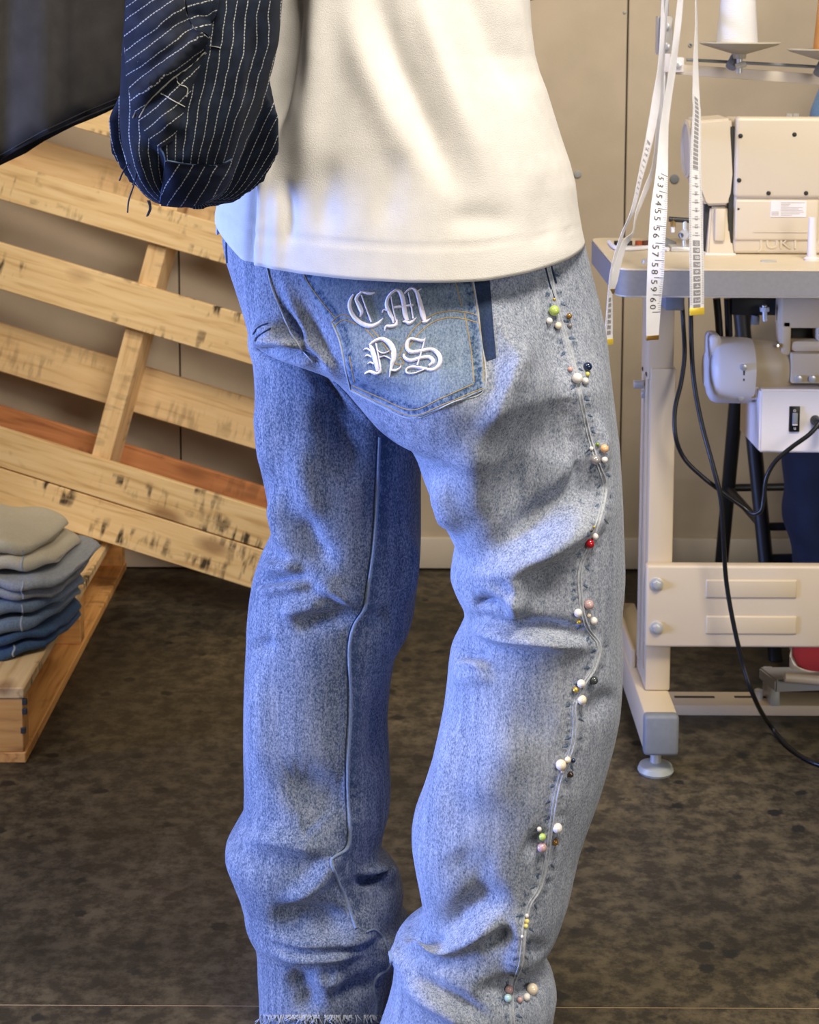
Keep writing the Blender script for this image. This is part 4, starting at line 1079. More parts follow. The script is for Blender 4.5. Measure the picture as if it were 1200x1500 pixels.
tape('thin-looking white tape measure with a brown gold tip beside the yellow-tipped one', [(981, -50, ST, 3), (976, 20, ST, 3), (972, 80, ST, 3), (967, 150, ST - 0.02, 4), (963, 200, ST - 0.1, 2.5), (956, 250, ST - 0.18, 1.6), (943, 285, ST - 0.25, 1.6), (932, 315, ST - 0.28, 1.8), (927, 342, ST - 0.285, 2), (915, 357, ST - 0.29, 4), (906, 385, ST - 0.30, 5), (900, 410, ST - 0.305, 6), (896, 426, ST - 0.305, 5)], M_goldtip, tip=8)

# ------------------------------------------------------------------ stool
sl = thing('stool', 'black steel stool with splayed legs behind the sewing table', 'stool', (P(1150, 440, 3.33).x + 0.12, 3.33, 0))
scx = P(1150, 440, 3.33).x + 0.12; scy = 3.33; SZ = P(1090, 440, 3.33).z
part(bm_obj('seat', lathe_bm([(0, 0), (0.20, 0), (0.21, 0.008), (0.21, 0.028), (0.20, 0.036), (0, 0.036)], (scx, scy, SZ)), M_blackmetal), sl)
lt = [(P(1092, 441, 3.40), PZ(1054, 905, 0.0)), (P(1083, 441, 3.22), PZ(1135, 915, 0.0))]
legs = []
lA = (Vector(P(1092, 441, 3.38)), Vector((P(1052, 900, 3.47).x, 3.47, 0)))
lB = (Vector(P(1084, 441, 3.24)), Vector((P(1138, 920, 3.12).x, 3.12, 0)))
lC = (Vector((scx + 0.08, 3.40, SZ)), Vector((scx + 0.2, 3.50, 0))); lD = (Vector((scx + 0.08, 3.26, SZ)), Vector((scx + 0.17, 3.14, 0)))
for a, b in (lA, lB, lC, lD):
    part(bm_obj('leg', cyl_bm(a + (a - b) * 0.005, b, 0.0155, 0.0135, n=16), M_blackmetal), sl)
def on(l, z): a, b = l; return b + (a - b) * (z / a.z)
z1 = P(1100, 742, 3.3).z
for l1, l2 in ((lA, lC), (lB, lD), (lA, lB), (lC, lD)):
    part(bm_obj('stretcher', cyl_bm(on(l1, z1), on(l2, z1), 0.008, n=12), M_blackmetal), sl)
z2 = P(1145, 820, 3.15).z
part(bm_obj('foot_rest', cyl_bm(on(lB, z2), on(lD, z2), 0.010, n=12), M_blackmetal), sl)

# ------------------------------------------------------------------ people
def limb(pts, radii, n=14):
    path = smooth_path(pts, 5); k = len(pts); x = np.linspace(0, k - 1, len(path)); return tube_vf(path, list(np.interp(x, range(k), radii)), n)
def head_parts(c, face, r=0.095):
    """skull, jaw, nose, ears, brow around centre c, looking along face"""
    f = Vector(face).normalized(); s = f.cross(Vector((0, 0, 1))).normalized(); c = Vector(c)
    out = [ellipsoid_vf(c + Vector((0, 0, 0.02)) - f * 0.01, (0.078 if abs(f.y) > .5 else .095, 0.095 if abs(f.y) > .5 else .078, 0.105)),
           ellipsoid_vf(c + f * 0.025 - Vector((0, 0, 0.055)), (0.056, 0.06, 0.065)),
           ellipsoid_vf(c + f * 0.092 - Vector((0, 0, 0.012)), (0.014, 0.018, 0.026)),
           ellipsoid_vf(c + f * 0.078 - Vector((0, 0, 0.060)), (0.026, 0.016, 0.012)),
           ellipsoid_vf(c + s * 0.08 - f * 0.005 - Vector((0, 0, 0.01)), (0.012, 0.02, 0.032)),
           ellipsoid_vf(c - s * 0.08 - f * 0.005 - Vector((0, 0, 0.01)), (0.012, 0.02, 0.032))]
    return out
def hand_parts(w, d, palm_n, thumb_side):
    """palm and five bent fingers from wrist w, pointing along d"""
    d = Vector(d).normalized(); n = Vector(palm_n).normalized(); s = d.cross(n).normalized() * thumb_side; w = Vector(w)
    out = [limb([w, w + d * 0.045, w + d * 0.09], (0.026, 0.036, 0.034)), limb([w + d * 0.03 + s * 0.012, w + d * 0.085 + s * 0.026], (0.018, 0.014)), limb([w + d * 0.03 - s * 0.012, w + d * 0.085 - s * 0.026], (0.018, 0.014))]
    for i, L in enumerate((0.068, 0.078, 0.072, 0.056)):
        b = w + d * 0.085 + s * (0.030 - 0.020 * i)
        out.append(limb([b, b + d * L * 0.45 + n * 0.006, b + d * L * 0.75 + n * 0.022, b + d * L * 0.85 + n * 0.042], (0.0095, 0.009, 0.008, 0.0065), 10))
    b = w + d * 0.03 + s * 0.026
    out.append(limb([b, b + d * 0.028 + s * 0.024, b + d * 0.055 + s * 0.030 + n * 0.012], (0.012, 0.0105, 0.008), 10))
    return out

per = thing('person', 'person in beaded blue jeans, cream t-shirt and striped sleeve seen from behind', 'person', (P(600, 500, 1.86).x, 1.86, 0))
HY = 1.86
hipc = Vector((P(590, 430, HY).x, HY, P(590, 430, HY).z))
neck = Vector((P(575, -300, HY + 0.02).x, HY + 0.02, 1.50))
shl, shr = neck + Vector((-0.18, -0.03, -0.06)), neck + Vector((0.17, 0.05, -0.06))
rk, lk = P(770, 900, 1.80), P(480, 900, 1.96)
ra, la = P(690, 1460, 1.80), P(480, 1470, 1.96)
elbL = P(268, 245, 1.63); hanL = Vector((-0.22, 1.93, 1.20))
elbR = shr + Vector((0.03, 0.25, -0.16)); hanR = Vector((0.02, 2.16, 1.22))
body_parts = [limb([hipc + Vector((0, 0, 0.0)), hipc + Vector((0, 0, 0.08)), hipc + Vector((-0.01, 0, 0.25)), neck + Vector((0, 0, -0.12)), neck + Vector((0, 0, -0.03)), neck + Vector((0.0, 0.01, 0.09))], (0.09, 0.105, 0.11, 0.12, 0.075, 0.052)),
              limb([shl + Vector((0.05, 0, 0)), shl, (shl + elbL) / 2, elbL, (elbL + hanL) / 2, hanL], (0.06, 0.055, 0.046, 0.04, 0.036, 0.026)),
              limb([shr + Vector((-0.05, 0, 0)), shr, (shr + elbR) / 2, elbR, (elbR + hanR) / 2, hanR], (0.06, 0.055, 0.046, 0.04, 0.036, 0.026)),
              limb([hipc + Vector((0.09, -0.02, -0.06)), (hipc + Vector((0.09, -0.02, 0)) + rk) / 2, rk, (rk + ra) / 2 + Vector((0, -0.01, 0.05)), ra, Vector((ra.x, ra.y, 0.07))], (0.075, 0.07, 0.05, 0.048, 0.034, 0.04)),
              limb([hipc + Vector((-0.09, 0.09, -0.06)), (hipc + Vector((-0.09, 0.10, 0)) + lk) / 2, lk, (lk + la) / 2 + Vector((0, -0.01, 0.05)), la, Vector((la.x, la.y, 0.07))], (0.058, 0.056, 0.048, 0.046, 0.034, 0.04)),
              limb([Vector((ra.x, ra.y, 0.06)), Vector((ra.x - 0.05, ra.y + 0.14, 0.045))], (0.036, 0.03)),
              limb([Vector((la.x, la.y, 0.06)), Vector((la.x - 0.06, la.y + 0.14, 0.045))], (0.036, 0.03))]
hc = neck + Vector((-0.01, 0.03, 0.20))
body_parts += head_parts(hc, (-0.25, 1, -0.1)) + hand_parts(hanL, (0.5, 0.5, 0.2), (0.6, -0.5, 0), 1) + hand_parts(hanR, (-0.7, 0.5, 0.1), (-0.4, -0.6, 0), -1)
bme = remeshed(body_parts, 0.0055, 4)
bo = link('body', bme, M_skin, smooth='all'); part(bo, per)
for s in (-1, 1):                                   # eyes
    f = Vector((-0.25, 1, -0.1)).normalized(); sd = f.cross(Vector((0, 0, 1))).normalized()
    e = ellipsoid_vf(hc + f * 0.078 + sd * 0.031 * s + Vector((0, 0, 0.008)), (0.011, 0.011, 0.009), 12, 8)
    part(py_obj('eye', *e, M_sole), per)
hv = remeshed([ellipsoid_vf(hc + Vector((0.006, -0.022, 0.045)), (0.093, 0.098, 0.10)), ellipsoid_vf(hc + Vector((0.01, -0.06, -0.02)), (0.07, 0.05, 0.08))], 0.008, 3)
part(link('hair', hv, M_hair, smooth='all'), per)
def shoe(a, fwd_, m, sole, nm='shoe', z=0.0, L=0.27):
    f = Vector((fwd_[0], fwd_[1], 0)).normalized(); s = Vector((f.y, -f.x, 0)); a = Vector((a[0], a[1], z))
    rows = []
    for t, w, h in ((0, .012, .03), (.02, .030, .075), (.06, .036, .085), (.11, .036, .075), (.16, .040, .060), (.21, .043, .046), (.25, .036, .036), (.268, .016, .026)):
        c = a + f * (t * L / .268 - 0.07)
        rows.append([c + s * (w * math.copysign(abs(math.cos(q)) ** .8, math.cos(q))) + Vector((0, 0, 0.022 + (h - 0.022) * (0.5 + 0.5 * math.sin(q)))) for q in [2 * math.pi * k / 18 for k in range(18)]])
    up_ = py_obj(nm, *loft_vf(rows), m, smooth=1.0)
    rows = []
    for t, w in ((-.004, .014), (.02, .034), (.06, .039), (.12, .037), (.19, .046), (.24, .042), (.262, .030), (.276, .014)):
        c = a + f * (t * L / .268 - 0.07)
        rows.append([c - s * w + Vector((0, 0, 0.001)), c + s * w + Vector((0, 0, 0.001)), c + s * w + Vector((0, 0, 0.026)), c - s * w + Vector((0, 0, 0.026))])
    so = py_obj('sole', *loft_vf(rows), sole, smooth=0.6)
    for o in (up_, so):
        bm = bmesh.new(); bm.from_mesh(o.data); bmesh.ops.recalc_face_normals(bm, faces=bm.faces); bm.to_mesh(o.data); bm.free()
    return up_, so
for a in (ra, la):
    u_, s_ = shoe((a.x, a.y), (-0.3, 1), M_blackmetal, M_sole); part(u_, per); s_.parent = u_

# ---- jeans: two tubes joined into one cloth, then the folds
RY, LYJ = 1.80, 1.955
R_rows = [  # v, left, right, depth centre, half depth
    (262, 345, 828, 1.85, .115), (330, 326, 846, 1.85, .125), (352, 326, 856, 1.85, .13), (380, 331, 863, 1.85, .135), (410, 341, 870, 1.845, .138), (440, 351, 878, 1.84, .14), (470, 360, 885, 1.835, .142),
    (495, 366, 889, 1.83, .142), (510, 385, 891, 1.825, .140), (522, 425, 892, 1.82, .138), (535, 462, 893, 1.815, .134), (550, 488, 895, 1.81, .132), (570, 508, 897, 1.808, .128), (600, 533, 901, 1.805, .124),
    (620, 550, 903, 1.803, .120), (635, 570, 905, 1.80, .117), (648, 598, 907, 1.80, .115), (670, 610, 908, 1.80, .113), (700, 620, 910, 1.80, .110), (740, 636, 912, 1.80, .106), (775, 655, 913, 1.80, .102),
    (800, 667, 914, 1.80, .1), (825, 662, 915, 1.80, .1), (848, 659, 915, 1.80, .1), (870, 668, 913, 1.80, .1), (890, 679, 911, 1.80, .099), (910, 681, 910, 1.80, .098), (930, 672, 911, 1.80, .098), (950, 661, 912, 1.80, .098), (975, 657, 912, 1.80, .098),
    (1000, 655, 911, 1.80, .098), (1040, 650, 908, 1.80, .097), (1080, 642, 900, 1.80, .096), (1120, 633, 889, 1.80, .095), (1160, 620, 877, 1.80, .093), (1190, 608, 866, 1.80, .092), (1215, 603, 857, 1.80, .091), (1240, 603, 849, 1.80, .09),
    (1270, 608, 842, 1.80, .089), (1310, 616, 833, 1.80, .088), (1345, 622, 821, 1.80, .086), (1358, 612, 816, 1.80, .086), (1370, 588, 810, 1.80, .087), (1384, 577, 797, 1.80, .089), (1396, 575, 784, 1.80, .09), (1408, 577, 795, 1.80, .092), (1424, 577, 810, 1.80, .094), (1450, 574, 816, 1.80, .094), (1480, 566, 811, 1.80, .092), (1520, 552, 806, 1.80, .092), (1560, 548, 800, 1.80, .09)]
L_rows = [
    (420, 380, 600, 1.90, .08), (450, 366, 612, 1.93, .09), (480, 364, 616, 1.945, .1), (505, 363, 620, LYJ, .104), (516, 366, 621, LYJ, .105), (530, 371, 622, LYJ, .105), (560, 373, 622, LYJ, .104), (600, 375, 622, LYJ, .104), (640, 377, 620, LYJ, .103), (690, 384, 617, LYJ, .102), (730, 392, 617, LYJ, .1),
    (770, 402, 617, LYJ, .098), (785, 396, 617, LYJ, .097), (810, 384, 616, LYJ, .096), (830, 376, 614, LYJ, .096), (850, 370, 612, LYJ, .095), (880, 365, 609, LYJ, .094), (900, 363, 606, LYJ, .093), (925, 361, 599, LYJ, .092), (940, 361, 590, LYJ, .091), (960, 360, 579, LYJ, .09), (1000, 358, 572, LYJ, .089), (1050, 357, 568, LYJ, .088),
    (1110, 357, 571, LYJ, .087), (1160, 358, 573, LYJ, .087), (1190, 357, 570, LYJ, .087), (1210, 345, 564, LYJ, .088), (1235, 331, 559, LYJ, .09), (1255, 330, 558, LYJ, .09), (1265, 334, 573, LYJ, .09), (1285, 342, 588, LYJ, .09), (1310, 352, 592, LYJ, .089), (1332, 358, 587, LYJ, .089), (1348, 359, 600, LYJ, .089), (1362, 365, 603, LYJ, .089),
    (1375, 374, 593, LYJ, .088), (1395, 377, 585, LYJ, .088), (1430, 378, 578, LYJ, .087), (1460, 380, 570, LYJ, .087), (1492, 380, 562, LYJ, .086)]
def tube_from_rows(rows, e):
    d = interp_rows(rows, 6.0); return loft_vf([ring(r[0], r[1], r[2], r[3], r[4], 56, e) for r in d])
jme = remeshed([tube_from_rows(R_rows, 2.15), tube_from_rows(L_rows, 2.1)], 0.0036, 7)
folds = [
    # right leg, seat
    ('r', [(560, 560), (640, 600), (760, 560), (840, 480)], 6, 60),
    ('r', [(700, 420), (745, 520), (730, 590)], 5, 26),
    ('r', [(770, 480), (735, 590), (690, 640)], 5, 16),
    ('r', [(800, 430), (820, 560), (850, 700)], -5, 26),
    ('r', [(690, 620), (700, 700), (690, 790)], 5, 34),
    ('r', [(830, 560), (790, 680), (700, 800)], -13, 50),
    ('r', [(880, 640), (860, 720), (760, 790), (690, 825)], -11, 24),
    ('r', [(905, 715), (840, 775), (760, 825), (690, 850), (664, 852)], 10, 20),
    ('r', [(640, 690), (660, 750), (672, 790)], 7, 16),
    ('r', [(750, 830), (762, 870), (755, 905)], 7, 15),
    ('r', [(800, 800), (790, 850), (800, 900)], -3, 26),
    ('s', [(672, 905), (720, 918), (780, 926), (850, 936), (885, 950)], 7, 13),
    ('r', [(690, 872), (720, 862), (752, 880), (750, 905), (700, 905)], 5, 10),
    ('r', [(690, 888), (715, 880), (735, 885)], -6, 7),
    ('s', [(666, 968), (690, 966), (722, 968)], 5, 9),
    ('r', [(655, 990), (690, 990), (730, 986)], 3, 13), ('s', [(868, 600), (874, 660), (872, 700), (862, 738)], -5, 13),
    ('r', [(855, 1060), (880, 1030), (905, 1010)], -4, 14),
    ('r', [(770, 1060), (720, 1130), (700, 1200)], 4, 40),
    ('r', [(665, 1040), (650, 1140), (625, 1240)], 4, 20),
    ('r', [(740, 1050), (830, 1060)], -2, 28),
    ('r', [(660, 1240), (690, 1275), (730, 1290)], -3, 30),
    ('r', [(770, 1230), (792, 1240)], -5, 18),
    ('r', [(630, 1385), (690, 1335), (750, 1300)], -9, 26),
    ('r', [(600, 1392), (660, 1385), (720, 1352), (755, 1330)], 8, 14),
    ('r', [(700, 1390), (735, 1372), (740, 1350)], -5, 12),
    ('r', [(756, 1325), (757, 1380), (752, 1440)], 6, 12),
    ('s', [(590, 1378), (612, 1385), (640, 1388), (670, 1384)], 7, 9),
    ('s', [(585, 1425), (640, 1460), (690, 1490), (720, 1510)], 6, 14),
    ('r', [(690, 1460), (740, 1445), (800, 1438)], -5, 12),
    ('r', [(765, 1395), (785, 1390), (800, 1398)], -5, 10),
    ('r', [(800, 1160), (860, 1170)], 2, 30),
    # right seat / left buttock
    ('s', [(560, 640), (500, 580), (455, 520), (425, 455), (400, 390)], 4, 10),
    ('r', [(430, 430), (470, 520), (520, 590)], -6, 22),
    ('s', [(366, 512), (395, 508), (430, 512), (458, 524)], -9, 12),
    ('r', [(370, 490), (392, 480), (420, 490)], 6, 11),
    ('r', [(360, 420), (385, 470)], 2, 18),
    # left leg
    ('r', [(380, 560), (385, 640), (395, 720)], 5, 24),
    ('r', [(470, 560), (500, 640), (530, 720)], -7, 30),
    ('r', [(430, 640), (450, 720), (470, 780)], 4, 18),
    ('r', [(405, 700), (412, 770), (440, 835)], 7, 13),
    ('r', [(440, 740), (460, 800), (500, 830)], -6, 16),
    ('r', [(385, 835), (420, 832), (446, 835)], 6, 10),
    ('s', [(372, 868), (400, 857), (440, 852), (462, 856)], 5, 9),
    ('r', [(455, 855), (490, 862), (515, 880), (522, 892)], 8, 10),
    ('r', [(425, 915), (470, 910), (525, 898)], -7, 13),
    ('r', [(400, 905), (440, 890), (490, 880)], 5, 12),
    ('r', [(365, 950), (385, 945), (405, 938)], -4, 9),
    ('r', [(380, 960), (380, 1060), (385, 1160)], 4, 20),
    ('r', [(590, 760), (600, 830), (585, 900)], 5, 14),
    ('r', [(540, 910), (575, 900)], -4, 14),
    ('r', [(548, 1000), (550, 1090), (540, 1150)], -4, 16),
    ('r', [(405, 1180), (440, 1160), (490, 1180), (505, 1215)], -8, 36),
    ('r', [(345, 1238), (400, 1230), (460, 1238), (505, 1228)], 6, 16),
    ('r', [(505, 1226), (490, 1255), (455, 1300), (400, 1330)], 7, 12),
    ('r', [(500, 1290), (530, 1320), (550, 1350)], -5, 22),
    ('r', [(385, 1345), (430, 1345), (490, 1350), (530, 1362)], -10, 22),
    ('r', [(378, 1368), (430, 1384), (500, 1382), (550, 1366), (575, 1372)], 8, 10),
    ('s', [(380, 1382), (430, 1394), (490, 1394), (550, 1384)], 6, 9),
    ('r', [(535, 1270), (560, 1275), (575, 1300)], 6, 14),
    ('s', [(520, 1285), (545, 1278), (562, 1262)], -6, 8),
    ('r', [(420, 1420), (445, 1450), (460, 1490)], -6, 16),
    ('r', [(455, 1420), (480, 1440), (510, 1425)], 4, 10),
    ('r', [(548, 1370), (570, 1390), (572, 1410), (560, 1425)], 6, 9),
    ('r', [(480, 1465), (530, 1445), (555, 1430)], -5, 12),
]
SIDE = [(796, 352), (798, 368), (806, 405), (813, 440), (824, 480), (835, 515), (844, 550), (852, 590), (861, 630), (872, 668), (882, 695), (886, 718), (880, 752), (867, 790), (854, 820), (849, 842), (850, 870), (854, 900), (862, 922), (876, 942), (877, 958), (869, 982), (855, 1003), (842, 1032), (842, 1060), (839, 1090), (832, 1112), (820, 1142), (812, 1180), (806, 1220), (800, 1262), (791, 1300), (776, 1325), (770, 1348), (766, 1380), (762, 1415), (752, 1440), (749, 1470), (753, 1515)]
INSEAM = [(556, 640), (554, 690), (552, 740), (548, 800), (540, 860), (535, 890), (520, 915), (513, 940), (512, 970), (514, 1010), (513, 1060), (510, 1110), (510, 1160), (512, 1200), (513, 1225), (508, 1243), (490, 1255), (486, 1264), (496, 1292), (510, 1325), (522, 1360)]
folds += [('r', SIDE, 2.2, 9), ('r', [(u - 6, v) for u, v in SIDE], -0.8, 3.0), ('r', INSEAM, 2.0, 8), ('r', [(u - 7, v) for u, v in INSEAM], -1.6, 4)]
for k in range(0, len(SIDE) - 2):                       # puckers beside the side seam
    (u0, v0), (u1, v1) = SIDE[k], SIDE[k + 1]
    for q in (0.25, 0.75):
        u, v = u0 + (u1 - u0) * q, v0 + (v1 - v0) * q
        s = rng.uniform(0.5, 1.5)
        folds.append(('r', [(u + 4, v), (u + 10, v + 3), (u + 18, v + 6)], -1.6 * s, 4.5)); folds.append(('r', [(u - 4, v + 6), (u - 10, v + 9), (u - 17, v + 12)], -1.4 * s, 4.5))
sculpt(jme, [(k_, p_, a_ * (2.1 if abs(a_) >= 3 else 1.0), w_) for k_, p_, a_, w_ in folds])
co = get_co(jme); uv = proj(co)
# hem edge of the far leg is frayed
dye_shade = np.zeros(len(co))  # denim tone: real fading and puckers, plus shade painted on the left leg
d, s, t = dist_path(uv, SIDE)
ph = np.interp(t, np.linspace(0, 1, 200), np.cumsum(rng.uniform(0.2, 1.0, 200)) * 0.9)
puck = (np.sin(ph * 2 * np.pi) > 0.55)
dye_shade -= 0.45 * puck * np.exp(-((d - 8) / 4.5) ** 2) * (np.abs(d) < 20) * ((s > 0) | (np.sin(ph * 4.1) > 0))
dye_shade += 0.16 * np.exp(-(d / 5) ** 2) + 0.05 * np.exp(-(d / 30) ** 2)
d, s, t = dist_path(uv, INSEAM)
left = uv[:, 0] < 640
dye_shade -= left * (0.22 * np.exp(-((d - 9) / 7) ** 2) * (s < 0) * (0.6 + 0.7 * (np.sin(t * 230) > 0)))
dye_shade -= left * 0.10 * np.exp(-((d - 10) / 10) ** 2) * (s > 0)
dye_shade -= left * 0.04 * np.exp(-((d - 45) / 45) ** 2) * (s < 0)  # inner leg: less faded cloth, deepened with painted shade
dye_shade -= 0.10 * np.exp(-(((uv[:, 0] - 520) / 80) ** 2 + ((uv[:, 1] - 640) / 110) ** 2)) * left  # shade on the inner thigh below the seat, painted in
dye_shade -= 0.17 * np.clip((uv[:, 1] - 500) / 60, 0, 1) * np.clip((640 - uv[:, 0]) / 20, 0, 1) * (co[:, 1] > 1.845 - 0.02 * (uv[:, 1] > 700))  # shade over the whole left leg, painted as darker denim
dye_shade += -0.04 + 0.02 * (uv[:, 0] > 640) + 0.05 * (uv[:, 0] > 780)  # beaded leg a little lighter, more so towards its outer side
at = jme.attributes.new('dye_shade', 'FLOAT', 'POINT'); at.data.foreach_set('value', dye_shade.astype(np.float32))
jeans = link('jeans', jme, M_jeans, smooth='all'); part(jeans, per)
jb = bvh_of(jme)
def sub(o, label=None): o.parent = jeans; (label and o.__setitem__('label', label)); return o
# ---- pocket
POCKET = [(429, 374), (446, 418), (466, 446), (487, 472), (495, 490), (501, 512), (507, 542), (513, 570), (560, 592), (606, 612), (660, 593), (710, 571), (707, 520), (703, 476), (697, 430), (688, 374)]
pk = patch('back_pocket', POCKET, jb, M_pocket, None, 0.0022, 4.0); sub(pk)
pme = pk.data; pco = get_co(pme); puv = proj(pco)
dE = np.min([dist_path(puv, [POCKET[i], POCKET[(i + 1) % len(POCKET)]])[0] for i in range(len(POCKET))], axis=0)
pd = np.where((dE > 3) & (dE < 15), -0.34 * (0.35 + 0.9 * (rng.random(len(puv)) > 0.5)), 0.0) + np.where(dE <= 3, 0.28, 0) + 0.10 * np.exp(-(((puv[:, 0] - 650) / 70) ** 2 + ((puv[:, 1] - 500) / 90) ** 2)) + 0.05 * np.exp(-(((puv[:, 0] - 520) / 60) ** 2 + ((puv[:, 1] - 510) / 60) ** 2))
at = pme.attributes.new('dye_shade', 'FLOAT', 'POINT'); at.data.foreach_set('value', pd.astype(np.float32))
bm = bmesh.new(); bm.from_mesh(pme); bm.faces.ensure_lookup_table()
bV = [v.co.copy() for v in bm.verts]; bF = [tuple(v.index for v in f.verts) for f in bm.faces]; bm.free()
jp = BVHTree.FromPolygons([v.co.copy() for v in jme.vertices] + bV, [tuple(p.vertices) for p in jme.polygons] + [tuple(i + len(jme.vertices) for i in f) for f in bF])
sub(patch('unfaded_strip', [(688, 372), (714, 376), (719, 430), (727, 524), (713, 529), (708, 510), (702, 450)], jb, M_indigo, None, 0.0009, 5.0), 'dark unfaded strip beside the pocket')
def inset(poly, k):
    c = (590, 480); return [(c[0] + (u - c[0]) * (1 - k), c[1] + (v - c[1]) * (1 - k)) for u, v in poly]
def z4(L): return [(320 + x * .3833, 330 + y * .3833) for x, y in L]
lw = 0.95
def line(pts, w=lw): return [(u, v, w) for u, v in pts]
yl = [line(z4([(300, 130), (330, 195), (360, 245), (405, 305), (445, 352)])), line(z4([(330, 150), (470, 156), (560, 146), (660, 132)])), line(z4([(322, 122), (480, 132), (640, 124)])),
      line(z4([(430, 375), (450, 353), (475, 341), (505, 352)])), line(z4([(440, 392), (458, 372), (480, 362), (515, 372), (530, 380)])),
      line(z4([(580, 392), (610, 425), (640, 465), (672, 512)])), line(z4([(560, 395), (595, 430)])),
      line(z4([(690, 500), (712, 455), (735, 410), (775, 370), (830, 338), (890, 328), (950, 333), (985, 342)])), line(z4([(705, 512), (735, 455), (775, 405), (825, 368), (880, 353), (940, 358), (990, 372)])),
      line(z4([(672, 512), (677, 530), (706, 530), (700, 508), (686, 514)])),
      line(z4([(885, 135), (905, 210), (930, 310)])), line(z4([(955, 140), (985, 300), (1010, 480), (1012, 600)])), line(z4([(940, 335), (965, 470), (977, 600)])),
      line(z4([(510, 612), (620, 660), (738, 706), (850, 662), (975, 606)])), line(z4([(505, 625), (620, 680), (742, 728), (860, 685), (1012, 622)])),
      line(z4([(500, 500), (520, 600)]))]
sub(ribbons('pocket_stitch', yl, jp, 0.0011, M_thread_y, None, n=4), 'gold stitching')
sub(ribbons('pocket_edge', [[(u, v, 1.3) for u, v in z4([(955, 135), (985, 280), (1005, 430), (1018, 625), (900, 675), (748, 738), (620, 690), (505, 630)])], [(u, v, 1.1) for u, v in z4([(505, 628), (480, 520), (462, 440), (435, 375)])]], jp, 0.0016, M_thread_w, None, n=4))
# ---- embroidered letters, stitched in raised satin strokes
def ez(L): return [(480 + x / 6, 390 + y / 6, w / 6) for x, y, w in L]
LET = {
 'C': [[(228, 248, 7), (200, 295, 14), (192, 350, 18), (210, 410, 20), (250, 465, 21), (310, 508, 22), (380, 525, 22), (440, 505, 17), (488, 458, 6)], [(300, 228, 8), (268, 255, 14), (250, 290, 15), (268, 330, 19), (288, 370, 22), (298, 405, 17), (286, 445, 6)], [(285, 226, 8), (330, 232, 15), (375, 240, 15), (417, 232, 8)], [(298, 255, 6), (340, 370, 7), (385, 492, 8)]],
 'M': [[(610, 205, 8), (560, 235, 12), (525, 290, 15), (520, 350, 18), (545, 410, 19), (572, 460, 16), (580, 500, 9)], [(610, 470, 9), (600, 515, 17), (560, 528, 17), (515, 530, 14), (500, 570, 4)], [(556, 265, 6), (575, 370, 7), (602, 480, 8)], [(482, 410, 5), (492, 385, 8), (525, 392, 8)],
       [(560, 240, 8), (600, 212, 16), (640, 235, 22), (662, 300, 24), (672, 370, 24), (682, 430, 25), (700, 480, 18)], [(660, 488, 8), (690, 488, 16), (720, 500, 18), (755, 478, 12), (782, 452, 4)], [(672, 242, 7), (700, 215, 9), (740, 195, 14), (778, 225, 20), (800, 290, 25), (822, 370, 27), (842, 450, 26), (858, 490, 12)], [(830, 490, 8), (865, 488, 15), (905, 460, 6)], [(782, 222, 8), (822, 198, 6)], [(708, 232, 6), (735, 350, 8), (752, 462, 9)], [(580, 362, 14), (660, 352, 15), (755, 340, 12)]],
 'N': [[(372, 690, 10), (392, 735, 22), (412, 800, 24), (432, 870, 22), (440, 920, 14)], [(330, 942, 9), (372, 925, 13), (420, 940, 16), (458, 930, 14), (466, 890, 8)], [(425, 678, 7), (446, 780, 8), (466, 890, 9)], [(368, 692, 10), (420, 655, 16), (480, 640, 19), (540, 672, 25), (575, 730, 26), (580, 800, 25), (562, 870, 16), (545, 970, 5)], [(553, 912, 9), (600, 915, 14), (638, 892, 8), (644, 868, 4)], [(315, 737, 5), (345, 725, 10), (380, 745, 8)], [(328, 795, 5), (352, 783, 10), (388, 800, 7)], [(355, 858, 5), (378, 845, 9), (408, 860, 7)], [(440, 742, 6), (490, 765, 7), (545, 745, 6)], [(452, 805, 6), (500, 790, 7), (558, 818, 6)]],
 'S': [[(862, 632, 5), (835, 655, 15), (780, 645, 15), (728, 640, 15), (700, 675, 18), (700, 725, 18), (740, 755, 20), (830, 742, 18), (910, 730, 18), (968, 765, 22), (992, 825, 20), (968, 885, 18), (910, 912, 17), (820, 892, 14), (740, 885, 13), (694, 905, 10), (700, 938, 8), (760, 942, 9), (820, 922, 7), (870, 902, 5)], [(668, 770, 9), (678, 805, 16), (730, 828, 18), (820, 805, 18), (895, 800, 19), (928, 838, 20), (888, 876, 8)], [(855, 640, 7), (822, 760, 8), (788, 872, 8)]]}
for ch, st_ in LET.items():
    sub(ribbons('embroidered_letter', [ez(s) for s in st_], jp, 0.0030, M_embroid, None, n=8), 'white blackletter %s' % ch)
# ---- seams
sub(ribbons('side_seam', [[(u + 2.2, v, 1.5) for u, v in SIDE]], jb, 0.0020, M_seam, None, n=4, res=8))
sub(ribbons('side_seam_edge', [[(u - 2.2, v, 1.1) for u, v in SIDE]], jb, 0.0015, M_seam, None, n=4, res=8))
sub(ribbons('dark_seam_stitch', [[(u - 6, v, 1.6) for u, v in ((800, 368), (806, 395), (812, 418), (819, 440))], [(u + 3, v, 2.2) for u, v in ((799, 368), (804, 388), (812, 415))]], jb, 0.0016, M_indigo, None, n=4))
sub(ribbons('inseam_groove_shade', [[(u - 4.2, v, 1.3) for u, v in INSEAM[:-4]]], jb, 0.0012, M_indigo, None, n=4, res=8))  # dark ribbon painted in as the shade of the groove beside the inseam
sub(ribbons('inseam', [[(u, v, 2.7) for u, v in INSEAM]], jb, 0.0030, denim('seam_denim', (0.07, 0.11, 0.19), (0.32, 0.37, 0.44), 0.4), None, n=5, res=8))
